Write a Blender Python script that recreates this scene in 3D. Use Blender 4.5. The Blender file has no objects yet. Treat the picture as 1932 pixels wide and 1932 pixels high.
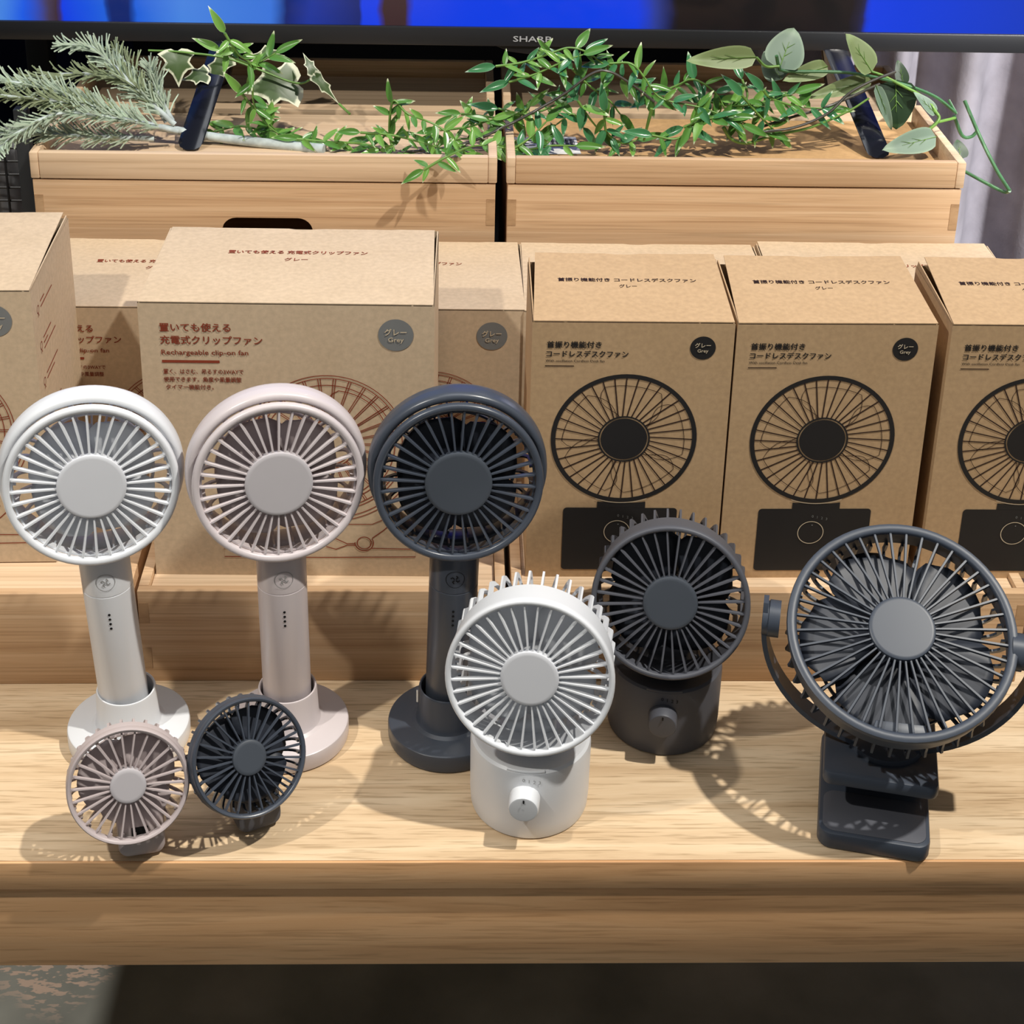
import bpy, bmesh, math, random
from mathutils import Matrix, Vector, Euler

# ------------------------------------------------------------------ camera, world, lights, exposure
scene = bpy.context.scene
C = scene.collection
PI = math.pi
rad = math.radians
random.seed(7)

cam_data = bpy.data.cameras.new('camera')
cam = bpy.data.objects.new('camera', cam_data)
C.objects.link(cam)
scene.camera = cam
cam_data.sensor_width = 36.0
cam_data.lens = 3100.0 / 1932.0 * 36.0
cam_data.shift_y = -566.0 / 1932.0
cam_data.clip_start = 0.02
cam.matrix_world = Matrix(((0.99946, -0.01053, -0.03099, -0.0363),
                           (-0.02473, 0.37990, -0.92470, -0.7999),
                           (0.02151, 0.92497, 0.37943, 0.7702),
                           (0, 0, 0, 1)))

world = bpy.data.worlds.new('world')
scene.world = world
world.use_nodes = True
wb = world.node_tree.nodes['Background']
wb.inputs[0].default_value = (0.96, 0.98, 1.0, 1)
wb.inputs[1].default_value = 0.14

def lamp(name, kind, loc, target, energy, color, size=0.05, spot=None, blend=0.3):
    d = bpy.data.lights.new(name, kind)
    d.energy = energy
    d.color = color
    if kind == 'AREA':
        d.shape = 'RECTANGLE'; d.size = size; d.size_y = size
    else:
        d.shadow_soft_size = size
    if kind == 'SPOT':
        d.spot_size = rad(spot); d.spot_blend = blend
    o = bpy.data.objects.new(name, d)
    C.objects.link(o)
    o.location = loc
    v = Vector(target) - Vector(loc)
    o.rotation_euler = v.to_track_quat('-Z', 'Y').to_euler()
    return o

lamp('spotlight_left', 'SPOT', (-0.76, -0.40, 1.30), (-0.02, 0.06, 0.0), 41, (1.0, 0.95, 0.86), 0.022, 62, 0.25)
lamp('spotlight_right', 'SPOT', (0.92, -0.28, 2.25), (0.02, 0.30, 0.15), 215, (1.0, 0.95, 0.86), 0.03, 42, 0.4)
lamp('ceiling_fill', 'AREA', (-0.1, 0.0, 2.9), (0, 0.2, 0), 14, (0.94, 0.97, 1.0), 1.2)  # added soft overhead fill for the ambient level, no particular fixture
lamp('floor_fill_spot', 'SPOT', (-2.3, -0.20, 1.15), (-0.42, 0.28, -0.42), 210, (1.0, 0.99, 0.96), 0.03, 16, 0.5)  # added unseen spot, narrow cone brightening the floor below the left table end
lamp('curtain_fill_spot', 'SPOT', (1.55, -0.60, 1.2), (0.58, 0.98, 0.15), 330, (1.0, 0.98, 0.97), 0.05, 30, 0.6)  # added unseen spot that only lifts the curtain folds behind the television

scene.view_settings.view_transform = 'Standard'
scene.view_settings.look = 'None'
scene.view_settings.gamma = 1.0
scene.view_settings.use_curve_mapping = False
scene.view_settings.exposure = 0.0

# ------------------------------------------------------------------ materials
def srgb(r, g, b):
    f = lambda c: (c / 255.0 / 12.92) if c / 255.0 <= 0.04045 else ((c / 255.0 + 0.055) / 1.055) ** 2.4
    return (f(r), f(g), f(b), 1.0)

def nodes(name):
    m = bpy.data.materials.new(name)
    m.use_nodes = True
    return m, m.node_tree.nodes, m.node_tree.links, m.node_tree.nodes['Principled BSDF']

def ramp(N, stops, interp='LINEAR'):
    r = N.new('ShaderNodeValToRGB')
    r.color_ramp.interpolation = interp
    e = r.color_ramp.elements
    while len(e) < len(stops): e.new(0.5)
    for i, (p, c) in enumerate(stops):
        e[i].position = p; e[i].color = c
    return r

def plain(name, c, rough=0.5, spec=0.5, noise=0.0, nscale=40.0, coat=0.0, bump=0.0, bscale=300.0):
    m, N, L, b = nodes(name)
    b.inputs['Roughness'].default_value = rough
    b.inputs['Specular IOR Level'].default_value = spec
    b.inputs['Coat Weight'].default_value = coat
    tc = N.new('ShaderNodeTexCoord')
    n = N.new('ShaderNodeTexNoise')
    n.inputs['Scale'].default_value = nscale
    L.new(tc.outputs['Object'], n.inputs['Vector'])
    lo = tuple(x * (1 - noise) for x in c[:3]) + (1,)
    hi = tuple(min(1, x * (1 + noise)) for x in c[:3]) + (1,)
    r = ramp(N, [(0.3, lo), (0.7, hi)])
    L.new(n.outputs['Fac'], r.inputs['Fac'])
    L.new(r.outputs['Color'], b.inputs['Base Color'])
    if bump:
        n2 = N.new('ShaderNodeTexNoise'); n2.inputs['Scale'].default_value = bscale
        L.new(tc.outputs['Object'], n2.inputs['Vector'])
        bp = N.new('ShaderNodeBump'); bp.inputs['Strength'].default_value = bump; bp.inputs['Distance'].default_value = 0.0006
        L.new(n2.outputs['Fac'], bp.inputs['Height']); L.new(bp.outputs['Normal'], b.inputs['Normal'])
    return m

def wood(name, dark, mid, light, stretch=(2.2, 38, 60), fine=(9, 420, 420), rough=0.45, streak=0.35, knots=False):
    m, N, L, b = nodes(name)
    b.inputs['Roughness'].default_value = rough
    b.inputs['Specular IOR Level'].default_value = 0.35
    tc = N.new('ShaderNodeTexCoord')
    mp = N.new('ShaderNodeMapping'); mp.inputs['Scale'].default_value = stretch
    L.new(tc.outputs['Object'], mp.inputs['Vector'])
    n1 = N.new('ShaderNodeTexNoise'); n1.inputs['Scale'].default_value = 1.0
    n1.inputs['Detail'].default_value = 6; n1.inputs['Roughness'].default_value = 0.62; n1.inputs['Distortion'].default_value = 0.7
    L.new(mp.outputs['Vector'], n1.inputs['Vector'])
    r1 = ramp(N, [(0.28, dark), (0.5, mid), (0.72, light)])
    L.new(n1.outputs['Fac'], r1.inputs['Fac'])
    mp2 = N.new('ShaderNodeMapping'); mp2.inputs['Scale'].default_value = fine
    L.new(tc.outputs['Object'], mp2.inputs['Vector'])
    n2 = N.new('ShaderNodeTexNoise'); n2.inputs['Scale'].default_value = 1.0; n2.inputs['Detail'].default_value = 3
    L.new(mp2.outputs['Vector'], n2.inputs['Vector'])
    r2 = ramp(N, [(0.36, (1 - streak, 1 - streak * 1.1, 1 - streak * 1.25, 1)), (0.47, (1, 1, 1, 1))])
    L.new(n2.outputs['Fac'], r2.inputs['Fac'])
    mx = N.new('ShaderNodeMix'); mx.data_type = 'RGBA'; mx.blend_type = 'MULTIPLY'
    mx.inputs['Factor'].default_value = 1.0
    L.new(r1.outputs['Color'], mx.inputs[6]); L.new(r2.outputs['Color'], mx.inputs[7])
    L.new(mx.outputs[2], b.inputs['Base Color'])
    bp = N.new('ShaderNodeBump'); bp.inputs['Strength'].default_value = 0.12; bp.inputs['Distance'].default_value = 0.0005
    L.new(n2.outputs['Fac'], bp.inputs['Height']); L.new(bp.outputs['Normal'], b.inputs['Normal'])
    return m

def kraft(name, c):
    m, N, L, b = nodes(name)
    b.inputs['Roughness'].default_value = 0.72
    b.inputs['Specular IOR Level'].default_value = 0.25
    tc = N.new('ShaderNodeTexCoord')
    n1 = N.new('ShaderNodeTexNoise'); n1.inputs['Scale'].default_value = 260; n1.inputs['Detail'].default_value = 4
    L.new(tc.outputs['Object'], n1.inputs['Vector'])
    n2 = N.new('ShaderNodeTexNoise'); n2.inputs['Scale'].default_value = 26; n2.inputs['Detail'].default_value = 3
    L.new(tc.outputs['Object'], n2.inputs['Vector'])
    k = lambda s: tuple(x * s for x in c[:3]) + (1,)
    r1 = ramp(N, [(0.3, k(0.9)), (0.7, k(1.06))]); L.new(n1.outputs['Fac'], r1.inputs['Fac'])
    r2 = ramp(N, [(0.3, (0.94, 0.93, 0.91, 1)), (0.7, (1, 1, 1, 1))]); L.new(n2.outputs['Fac'], r2.inputs['Fac'])
    mx = N.new('ShaderNodeMix'); mx.data_type = 'RGBA'; mx.blend_type = 'MULTIPLY'; mx.inputs['Factor'].default_value = 1
    L.new(r1.outputs['Color'], mx.inputs[6]); L.new(r2.outputs['Color'], mx.inputs[7])
    L.new(mx.outputs[2], b.inputs['Base Color'])
    bp = N.new('ShaderNodeBump'); bp.inputs['Strength'].default_value = 0.15; bp.inputs['Distance'].default_value = 0.0004
    L.new(n1.outputs['Fac'], bp.inputs['Height']); L.new(bp.outputs['Normal'], b.inputs['Normal'])
    return m

def leafmat(name, body, edge, gloss=0.35, lo=0.5, hi=0.8, trans=0.15, noise=0.12):
    """leaf local space: x across in -1..1 (scaled), y along 0..1; pale rim with a shape of its own"""
    m, N, L, b = nodes(name)
    b.inputs['Roughness'].default_value = gloss
    b.inputs['Subsurface Weight'].default_value = 0.0
    tc = N.new('ShaderNodeTexCoord')
    a = N.new('ShaderNodeAttribute'); a.attribute_name = 'rim'
    n = N.new('ShaderNodeTexNoise'); n.inputs['Scale'].default_value = 160
    L.new(tc.outputs['Object'], n.inputs['Vector'])
    mt = N.new('ShaderNodeMath'); mt.operation = 'MULTIPLY_ADD'
    mt.inputs[1].default_value = noise * 2; L.new(n.outputs['Fac'], mt.inputs[0]); L.new(a.outputs['Fac'], mt.inputs[2])
    r = ramp(N, [(lo + noise, body), (hi + noise, edge)])
    L.new(mt.outputs[0], r.inputs['Fac'])
    L.new(r.outputs['Color'], b.inputs['Base Color'])
    tr = N.new('ShaderNodeBsdfTranslucent'); L.new(r.outputs['Color'], tr.inputs['Color'])
    ms = N.new('ShaderNodeMixShader'); ms.inputs[0].default_value = trans
    L.new(b.outputs[0], ms.inputs[1]); L.new(tr.outputs[0], ms.inputs[2])
    L.new(ms.outputs[0], N['Material Output'].inputs['Surface'])
    return m

def emit(name, c, s):
    m, N, L, b = nodes(name)
    b.inputs['Base Color'].default_value = (0.01, 0.01, 0.01, 1)
    b.inputs['Emission Color'].default_value = c
    b.inputs['Emission Strength'].default_value = s
    return m

OAK = wood('oak', srgb(192, 162, 126), srgb(217, 190, 155), srgb(231, 208, 176), (4.0, 52, 52), (26, 560, 560), 0.36, 0.26)
OAK_FRONT = wood('oak_front', srgb(200, 152, 106), srgb(220, 172, 124), srgb(232, 188, 142), (3.0, 34, 38), (16, 420, 420), 0.42, 0.2)  # same oak with a warmer colour, countering the bluish shade on front faces
BAMBOO = wood('bamboo', srgb(182, 146, 110), srgb(202, 168, 132), srgb(216, 186, 152), (2.4, 70, 150), (8, 500, 640), 0.42, 0.16)
BAMBOO_PALE = wood('bamboo_pale', srgb(196, 166, 134), srgb(214, 186, 154), srgb(226, 200, 170), (1.6, 60, 95), (5, 380, 420), 0.42, 0.14)
BAMBOO_DARK = wood('bamboo_endgrain', srgb(160, 126, 94), srgb(180, 146, 110), srgb(194, 162, 126), (20, 60, 60), (60, 300, 300), 0.5, 0.15)
KRAFT = kraft('kraft_brown', srgb(190, 160, 124))
KRAFT_PALE = kraft('kraft_pale', srgb(203, 181, 153))
KRAFT_TRAY = kraft('kraft_liner', srgb(194, 156, 110))
RED_INK = plain('red_brown_ink', srgb(138, 62, 42), 0.7, 0.2, 0.06)
BLACK_INK = plain('black_ink', srgb(36, 35, 36), 0.62, 0.3, 0.05)
DARK_BROWN_INK = plain('dark_brown_ink', srgb(50, 32, 26), 0.65, 0.3, 0.05)
GREY_INK = plain('grey_ink', srgb(120, 122, 122), 0.65, 0.3, 0.04)
PAPER_INK = plain('bare_kraft_lettering', srgb(205, 190, 165), 0.7, 0.2, 0.04)
WHITE_PL = plain('white_plastic', srgb(221, 224, 229), 0.34, 0.5, 0.01)
WHITE_CAP = plain('white_cap', srgb(208, 210, 216), 0.5, 0.4, 0.01)
MAUVE_PL = plain('mauve_plastic', srgb(205, 196, 198), 0.3, 0.5, 0.01)
MAUVE_CAP = plain('mauve_cap', srgb(186, 182, 186), 0.5, 0.4, 0.01)
MAUVE_DEEP = plain('mauve_deep', srgb(184, 172, 172), 0.4, 0.5, 0.01)
DARK_PL = plain('charcoal_plastic', srgb(66, 72, 83), 0.3, 0.5, 0.02)
DARK_CAP = plain('charcoal_cap', srgb(66, 72, 81), 0.5, 0.4, 0.02)
DARK_MATTE = plain('charcoal_matte', srgb(82, 84, 92), 0.5, 0.4, 0.02)
DARK_SATIN = plain('charcoal_satin', srgb(60, 67, 79), 0.42, 0.45, 0.02)
DARK_BLADE = plain('charcoal_blade', srgb(42, 47, 58), 0.5, 0.5, 0.02)
HOLE = plain('dark_hole', srgb(22, 22, 24), 0.6, 0.2)
SEAM = plain('seam_grey', srgb(150, 150, 150), 0.5, 0.3)
TV_BLACK = plain('tv_black', srgb(36, 37, 40), 0.35, 0.4, 0.02)
TV_GLOSS = plain('tv_gloss_black', srgb(14, 16, 26), 0.12, 0.6)
TV_LOGO = plain('logo_silver', srgb(176, 178, 182), 0.4, 0.5)
METAL_BLACK = plain('black_wire', srgb(30, 31, 33), 0.4, 0.5, 0.05)
RACK_POST = plain('rack_post', srgb(44, 46, 48), 0.5, 0.4, 0.05)
NAVY = plain('navy_cloth', srgb(22, 28, 52), 0.9, 0.1, 0.15, 12)
POLY = plain('grey_poly_sheet', srgb(104, 105, 108), 0.35, 0.5, 0.35, 22, bump=0.6, bscale=60)
CURTAIN = plain('grey_velvet', srgb(152, 149, 158), 0.95, 0.1, 0.14, 30, bump=0.5, bscale=240)
WALL = plain('black_wall', srgb(20, 20, 23), 0.8, 0.2, 0.1, 4)
PALE_STEM = plain('pale_green_stem', srgb(104, 142, 66), 0.4, 0.4, 0.12, 60)
GREEN_STEM = plain('green_stem', srgb(64, 106, 68), 0.4, 0.4, 0.15, 60)
WIRE_STEM = plain('dark_wire_stem', srgb(70, 68, 62), 0.3, 0.5, 0.2, 90)
FROST = plain('frosted_green', srgb(176, 192, 172), 0.85, 0.2, 0.16, 90)
FROST_DARK = plain('frosted_olive', srgb(140, 152, 120), 0.85, 0.2, 0.2, 90)
FROST_STEM = plain('frosted_stem', srgb(176, 186, 184), 0.8, 0.2, 0.2, 120)
LEAF_GREEN = leafmat('vine_leaf', srgb(84, 134, 58), srgb(204, 216, 174), 0.28, 0.62, 0.95)
LEAF_BRIGHT = leafmat('vine_leaf_bright', srgb(112, 160, 72), srgb(218, 226, 190), 0.28, 0.6, 0.95)
LEAF_COOL = leafmat('vine_leaf_cool', srgb(66, 126, 80), srgb(190, 214, 184), 0.22, 0.62, 0.95)
IVY_MAT = leafmat('ivy_leaf', srgb(66, 88, 46), srgb(205, 208, 180), 0.4, 0.62, 0.74, 0.1, 0.22)
POTHOS_PALE = leafmat('pothos_pale', srgb(118, 134, 86), srgb(142, 160, 110), 0.5, 0.4, 0.9, 0.2, 0.3)
POTHOS_GREY = leafmat('pothos_grey', srgb(108, 130, 112), srgb(134, 156, 132), 0.5, 0.4, 0.9, 0.2, 0.3)
POTHOS_DEEP = leafmat('pothos_deep', srgb(30, 52, 28), srgb(48, 74, 42), 0.45, 0.7, 1.0, 0.12, 0.2)
STICKER = plain('white_label', srgb(232, 230, 224), 0.5, 0.3)

def concrete():
    m, N, L, b = nodes('worn_concrete')
    b.inputs['Roughness'].default_value = 0.6
    tc = N.new('ShaderNodeTexCoord')
    n1 = N.new('ShaderNodeTexNoise'); n1.inputs['Scale'].default_value = 7; n1.inputs['Detail'].default_value = 7
    L.new(tc.outputs['Object'], n1.inputs['Vector'])
    r1 = ramp(N, [(0.3, srgb(112, 111, 102)), (0.55, srgb(140, 138, 127)), (0.75, srgb(166, 161, 150))])
    L.new(n1.outputs['Fac'], r1.inputs['Fac'])
    mp = N.new('ShaderNodeMapping'); mp.inputs['Scale'].default_value = (90, 230, 1)
    L.new(tc.outputs['Object'], mp.inputs['Vector'])
    n2 = N.new('ShaderNodeTexNoise'); n2.inputs['Scale'].default_value = 1; n2.inputs['Detail'].default_value = 2
    L.new(mp.outputs['Vector'], n2.inputs['Vector'])
    vd = N.new('ShaderNodeVectorMath'); vd.operation = 'DISTANCE'
    L.new(tc.outputs['Object'], vd.inputs[0]); vd.inputs[1].default_value = (-0.385, 0.318, -0.42)
    n4 = N.new('ShaderNodeTexNoise'); n4.inputs['Scale'].default_value = 14
    L.new(tc.outputs['Object'], n4.inputs['Vector'])
    n3 = N.new('ShaderNodeMath'); n3.operation = 'MULTIPLY_ADD'; n3.inputs[1].default_value = 0.09
    L.new(n4.outputs['Fac'], n3.inputs[0]); L.new(vd.outputs['Value'], n3.inputs[2])
    mm = N.new('ShaderNodeMath'); mm.operation = 'MULTIPLY'
    ra = ramp(N, [(0.50, (0, 0, 0, 1)), (0.54, (1, 1, 1, 1))]); L.new(n2.outputs['Fac'], ra.inputs['Fac'])
    rb = ramp(N, [(0.085, (1, 1, 1, 1)), (0.105, (0, 0, 0, 1))]); L.new(n3.outputs[0], rb.inputs['Fac'])
    L.new(ra.outputs['Color'], mm.inputs[0]); L.new(rb.outputs['Color'], mm.inputs[1])
    mx = N.new('ShaderNodeMix'); mx.data_type = 'RGBA'
    L.new(mm.outputs[0], mx.inputs['Factor']); L.new(r1.outputs['Color'], mx.inputs[6])
    mx.inputs[7].default_value = srgb(186, 160, 140)
    L.new(mx.outputs[2], b.inputs['Base Color'])
    bp = N.new('ShaderNodeBump'); bp.inputs['Strength'].default_value = 0.2; bp.inputs['Distance'].default_value = 0.002
    L.new(n1.outputs['Fac'], bp.inputs['Height']); L.new(bp.outputs['Normal'], b.inputs['Normal'])
    return m
CONCRETE = concrete()

def screen_mat():
    m, N, L, b = nodes('screen_picture')
    b.inputs['Base Color'].default_value = (0.005, 0.005, 0.006, 1)
    b.inputs['Roughness'].default_value = 0.2
    tc = N.new('ShaderNodeTexCoord')
    sx = N.new('ShaderNodeSeparateXYZ'); L.new(tc.outputs['Object'], sx.inputs[0])
    n = N.new('ShaderNodeTexNoise'); n.inputs['Scale'].default_value = 16; n.inputs['Detail'].default_value = 3
    L.new(tc.outputs['Object'], n.inputs['Vector'])
    ad = N.new('ShaderNodeMath'); ad.operation = 'MULTIPLY_ADD'; ad.inputs[1].default_value = 0.022
    L.new(n.outputs['Fac'], ad.inputs[0]); L.new(sx.outputs['X'], ad.inputs[2])
    mr = N.new('ShaderNodeMapRange'); mr.inputs[1].default_value = -0.449 + 0.011; mr.inputs[2].default_value = 0.474 + 0.011
    L.new(ad.outputs[0], mr.inputs[0])
    px = lambda v: v / 1932.0
    blue, mid, pale, navy, brn, blk = srgb(0, 62, 236), srgb(30, 98, 226), srgb(72, 136, 232), srgb(8, 34, 110), srgb(58, 36, 40), srgb(22, 16, 18)
    st = [(0, pale), (40, srgb(20, 90, 235)), (80, srgb(70, 60, 90)), (104, brn), (112, blue), (196, mid), (206, navy), (246, navy), (254, mid), (330, pale),
          (500, srgb(60, 120, 225)), (528, navy), (575, srgb(14, 50, 160)), (664, navy), (670, blue), (704, blue), (712, brn), (758, brn), (766, blue), (1190, blue),
          (1225, srgb(40, 60, 150)), (1262, blk), (1600, blk), (1622, srgb(30, 30, 60)), (1632, blue), (1932, srgb(0, 56, 200))]
    # a colour ramp holds at most 32 stops
    r = ramp(N, [(px(a), c) for a, c in st])
    L.new(mr.outputs[0], r.inputs['Fac'])
    L.new(r.outputs['Color'], b.inputs['Emission Color'])
    b.inputs['Emission Strength'].default_value = 0.9
    return m
SCREEN = screen_mat()

# ------------------------------------------------------------------ mesh helpers
def me_from(name, verts, faces, smooth=False, angle=40):
    me = bpy.data.meshes.new(name)
    me.from_pydata([tuple(v) for v in verts], [], faces)
    bm = bmesh.new(); bm.from_mesh(me)
    bmesh.ops.recalc_face_normals(bm, faces=bm.faces)
    bm.to_mesh(me); bm.free()
    if smooth: soften(me, angle)
    return me

def soften(me, angle=40):
    me.polygons.foreach_set('use_smooth', [True] * len(me.polygons))
    me.set_sharp_from_angle(angle=rad(angle))

def obj(name, me, mat, parent=None, mw=None):
    o = bpy.data.objects.new(name, me)
    C.objects.link(o)
    if me is not None:
        if not me.materials: me.materials.append(mat)
        o.material_slots[0].link = 'OBJECT'
        o.material_slots[0].material = mat
    if parent is not None: o.parent = parent
    if mw is not None: o.matrix_basis = mw
    return o

def tag(o, label, cat, group=None):
    o['label'] = label; o['category'] = cat
    if group: o['group'] = group
    return o

def thing(name, label, cat, loc=(0, 0, 0), rotz=0.0, group=None):
    o = bpy.data.objects.new(name, None)
    C.objects.link(o)
    o.empty_display_size = 0.02
    o.location = loc; o.rotation_euler = (0, 0, rotz)
    return tag(o, label, cat, group)

def struct(o):
    o['kind'] = 'structure'
    return o

T = lambda x, y, z: Matrix.Translation((x, y, z))
def RX(a): return Matrix.Rotation(a, 4, 'X')
def RY(a): return Matrix.Rotation(a, 4, 'Y')
def RZ(a): return Matrix.Rotation(a, 4, 'Z')

def box_me(name, x0, x1, y0, y1, z0, z1, bevel=0.0, seg=2):
    bm = bmesh.new()
    bmesh.ops.create_cube(bm, size=1.0)
    for v in bm.verts:
        v.co = Vector(((x0 + x1) / 2 + v.co.x * (x1 - x0), (y0 + y1) / 2 + v.co.y * (y1 - y0), (z0 + z1) / 2 + v.co.z * (z1 - z0)))
    if bevel:
        bmesh.ops.bevel(bm, geom=list(bm.edges), offset=bevel, segments=seg, affect='EDGES', profile=0.5)
    me = bpy.data.meshes.new(name); bm.to_mesh(me); bm.free()
    if bevel: soften(me, 35)
    return me

def lathe(name, prof, n=48, angle=35, flip=False):
    verts, faces = [], []
    rows = []
    for r, z in prof:
        if r < 1e-6:
            rows.append([len(verts)]); verts.append((0, 0, z))
        else:
            rows.append(list(range(len(verts), len(verts) + n)))
            for i in range(n):
                a = 2 * PI * i / n
                verts.append((r * math.cos(a), r * math.sin(a), z))
    for a, b in zip(rows[:-1], rows[1:]):
        for i in range(n):
            j = (i + 1) % n
            if len(a) == 1 and len(b) == 1: continue
            if len(a) == 1: faces.append((a[0], b[i], b[j]))
            elif len(b) == 1: faces.append((a[i], a[j], b[0]))
            else: faces.append((a[i], a[j], b[j], b[i]))
    return me_from(name, verts, faces, True, angle)

def tube_data(pts, r, n=6, closed=False, taper=None):
    pts = [Vector(p) for p in pts]
    verts, faces = [], []
    m = len(pts)
    up = Vector((0.13, 0.21, 1)).normalized()
    prev = None
    for i, p in enumerate(pts):
        if closed: t = pts[(i + 1) % m] - pts[i - 1]
        else: t = pts[min(i + 1, m - 1)] - pts[max(i - 1, 0)]
        t.normalize()
        if prev is None:
            u = t.cross(up)
            if u.length < 1e-4: u = t.cross(Vector((1, 0, 0)))
        else:
            u = prev - t * prev.dot(t)
        u.normalize(); prev = u
        w = t.cross(u)
        rr = r if taper is None else r * (taper[0] + (taper[1] - taper[0]) * i / max(1, m - 1))
        for k in range(n):
            a = 2 * PI * k / n
            verts.append(p + u * (rr * math.cos(a)) + w * (rr * math.sin(a)))
    for i in range(m if closed else m - 1):
        j = (i + 1) % m
        for k in range(n):
            l = (k + 1) % n
            faces.append((i * n + k, i * n + l, j * n + l, j * n + k))
    if not closed:
        faces.append(tuple(range(n))); faces.append(tuple(range((m - 1) * n, m * n)))
    return verts, faces

def tube(name, pts, r, n=6, closed=False, taper=None):
    v, f = tube_data(pts, r, n, closed, taper)
    return me_from(name, v, f, True, 60)

def spline(pts, k=6):
    P = [Vector(p) for p in pts]
    if len(P) < 3: 
        return [P[0].lerp(P[-1], i / k) for i in range(k + 1)]
    out = []
    for i in range(len(P) - 1):
        a = P[i - 1] if i > 0 else P[0] * 2 - P[1]
        b, c = P[i], P[i + 1]
        d = P[i + 2] if i + 2 < len(P) else P[-1] * 2 - P[-2]
        for s in range(k):
            t = s / k
            out.append(0.5 * ((2 * b) + (c - a) * t + (2 * a - 5 * b + 4 * c - d) * t * t + (3 * b - a - 3 * c + d) * t ** 3))
    out.append(P[-1])
    return out

def prism(name, outline, y0, y1, bevel=0.0, smooth=False):
    """outline in (x, z), extruded along y"""
    bm = bmesh.new()
    vs = [bm.verts.new((x, y0, z)) for x, z in outline]
    f = bm.faces.new(vs)
    r = bmesh.ops.extrude_face_region(bm, geom=[f])
    for v in r['geom']:
        if isinstance(v, bmesh.types.BMVert): v.co.y = y1
    bmesh.ops.recalc_face_normals(bm, faces=bm.faces)
    if bevel:
        es = [e for e in bm.edges if abs(e.verts[0].co.y - e.verts[1].co.y) < 1e-9]
        bmesh.ops.bevel(bm, geom=es, offset=bevel, segments=2, affect='EDGES', profile=0.5)
    me = bpy.data.meshes.new(name); bm.to_mesh(me); bm.free()
    if smooth or bevel: soften(me, 35)
    return me

def rrect(x0, x1, z0, z1, r, n=5):
    out = []
    for cx, cz, a0 in ((x1 - r, z1 - r, 0), (x0 + r, z1 - r, 90), (x0 + r, z0 + r, 180), (x1 - r, z0 + r, 270)):
        for i in range(n + 1):
            a = rad(a0 + 90 * i / n)
            out.append((cx + r * math.cos(a), cz + r * math.sin(a)))
    return out

# flat print lying on a face: the local plane is (x, z) with the viewer at -y
def strips(name, lines):
    """lines: list of (points (x, z), width, closed)"""
    verts, faces = [], []
    for pts, w, closed in lines:
        n = len(pts)
        base = len(verts)
        for i in range(n):
            if closed: a, b = pts[i - 1], pts[(i + 1) % n]
            else: a, b = pts[max(0, i - 1)], pts[min(n - 1, i + 1)]
            dx, dz = b[0] - a[0], b[1] - a[1]
            l = math.hypot(dx, dz) or 1
            nx, nz = -dz / l * w / 2, dx / l * w / 2
            verts.append((pts[i][0] + nx, 0, pts[i][1] + nz)); verts.append((pts[i][0] - nx, 0, pts[i][1] - nz))
        for i in range(n if closed else n - 1):
            j = (i + 1) % n
            faces.append((base + 2 * i, base + 2 * i + 1, base + 2 * j + 1, base + 2 * j))
    me = bpy.data.meshes.new(name); me.from_pydata(verts, [], faces)
    return me

def disc_me(name, r, cx=0, cz=0, n=40):
    me = bpy.data.meshes.new(name)
    me.from_pydata([(cx + r * math.cos(2 * PI * i / n), 0, cz + r * math.sin(2 * PI * i / n)) for i in range(n)], [], [tuple(range(n))])
    return me

def poly_me(name, outline):
    me = bpy.data.meshes.new(name)
    me.from_pydata([(x, 0, z) for x, z in outline], [], [tuple(range(len(outline)))])
    return me

def circ(r, cx=0, cz=0, n=56, a0=0, a1=360):
    m = n if a1 - a0 == 360 else n + 1
    return [(cx + r * math.cos(rad(a0 + (a1 - a0) * i / n)), cz + r * math.sin(rad(a0 + (a1 - a0) * i / n))) for i in range(m)]

def text_me(name, body, size, bold=0.0, align='LEFT', width=None, space=1.0):
    c = bpy.data.curves.new('lettering', 'FONT')
    c.body = body; c.size = size; c.align_x = align; c.resolution_u = 2
    c.space_character = space
    o = bpy.data.objects.new('lettering', c)
    C.objects.link(o)
    dg = bpy.context.evaluated_depsgraph_get()
    me = bpy.data.meshes.new_from_object(o.evaluated_get(dg))
    bpy.data.objects.remove(o); bpy.data.curves.remove(c)
    me.name = name
    xs = [v.co.x for v in me.vertices]
    k = 1.0
    if width and xs: k = width / (max(xs) - min(xs))
    for v in me.vertices: v.co = Vector((v.co.x * k, 0, v.co.y))
    me.materials.clear()
    if bold:      # heavier strokes: the same letters printed again a hair to each side
        s = bold * size
        layers = []
        for i, (dx, dz) in enumerate(((-s, 0), (s, 0), (0, s * 0.7), (0, -s * 0.7))):
            m2 = me.copy()
            for v in m2.vertices: v.co.y -= 0.00004 * i
            layers.append((m2, dx, dz))
        me = join_me(name, layers)
    return me

def join_me(name, parts):
    """parts: list of (mesh, dx, dz)"""
    verts, faces = [], []
    for m, dx, dz in parts:
        b = len(verts)
        verts += [(v.co.x + dx, v.co.y, v.co.z + dz) for v in m.vertices]
        faces += [tuple(b + i for i in p.vertices) for p in m.polygons]
    me = bpy.data.meshes.new(name); me.from_pydata(verts, [], faces)
    return me

# ------------------------------------------------------------------ setting
FLOOR_Z = -0.42
struct(obj('floor', box_me('floor', -3, 3, -3, 2.2, FLOOR_Z - 0.05, FLOOR_Z), CONCRETE))
struct(obj('wall_back', box_me('wall_back', -3, 3, 1.3, 1.36, FLOOR_Z, 2.6), WALL))

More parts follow.
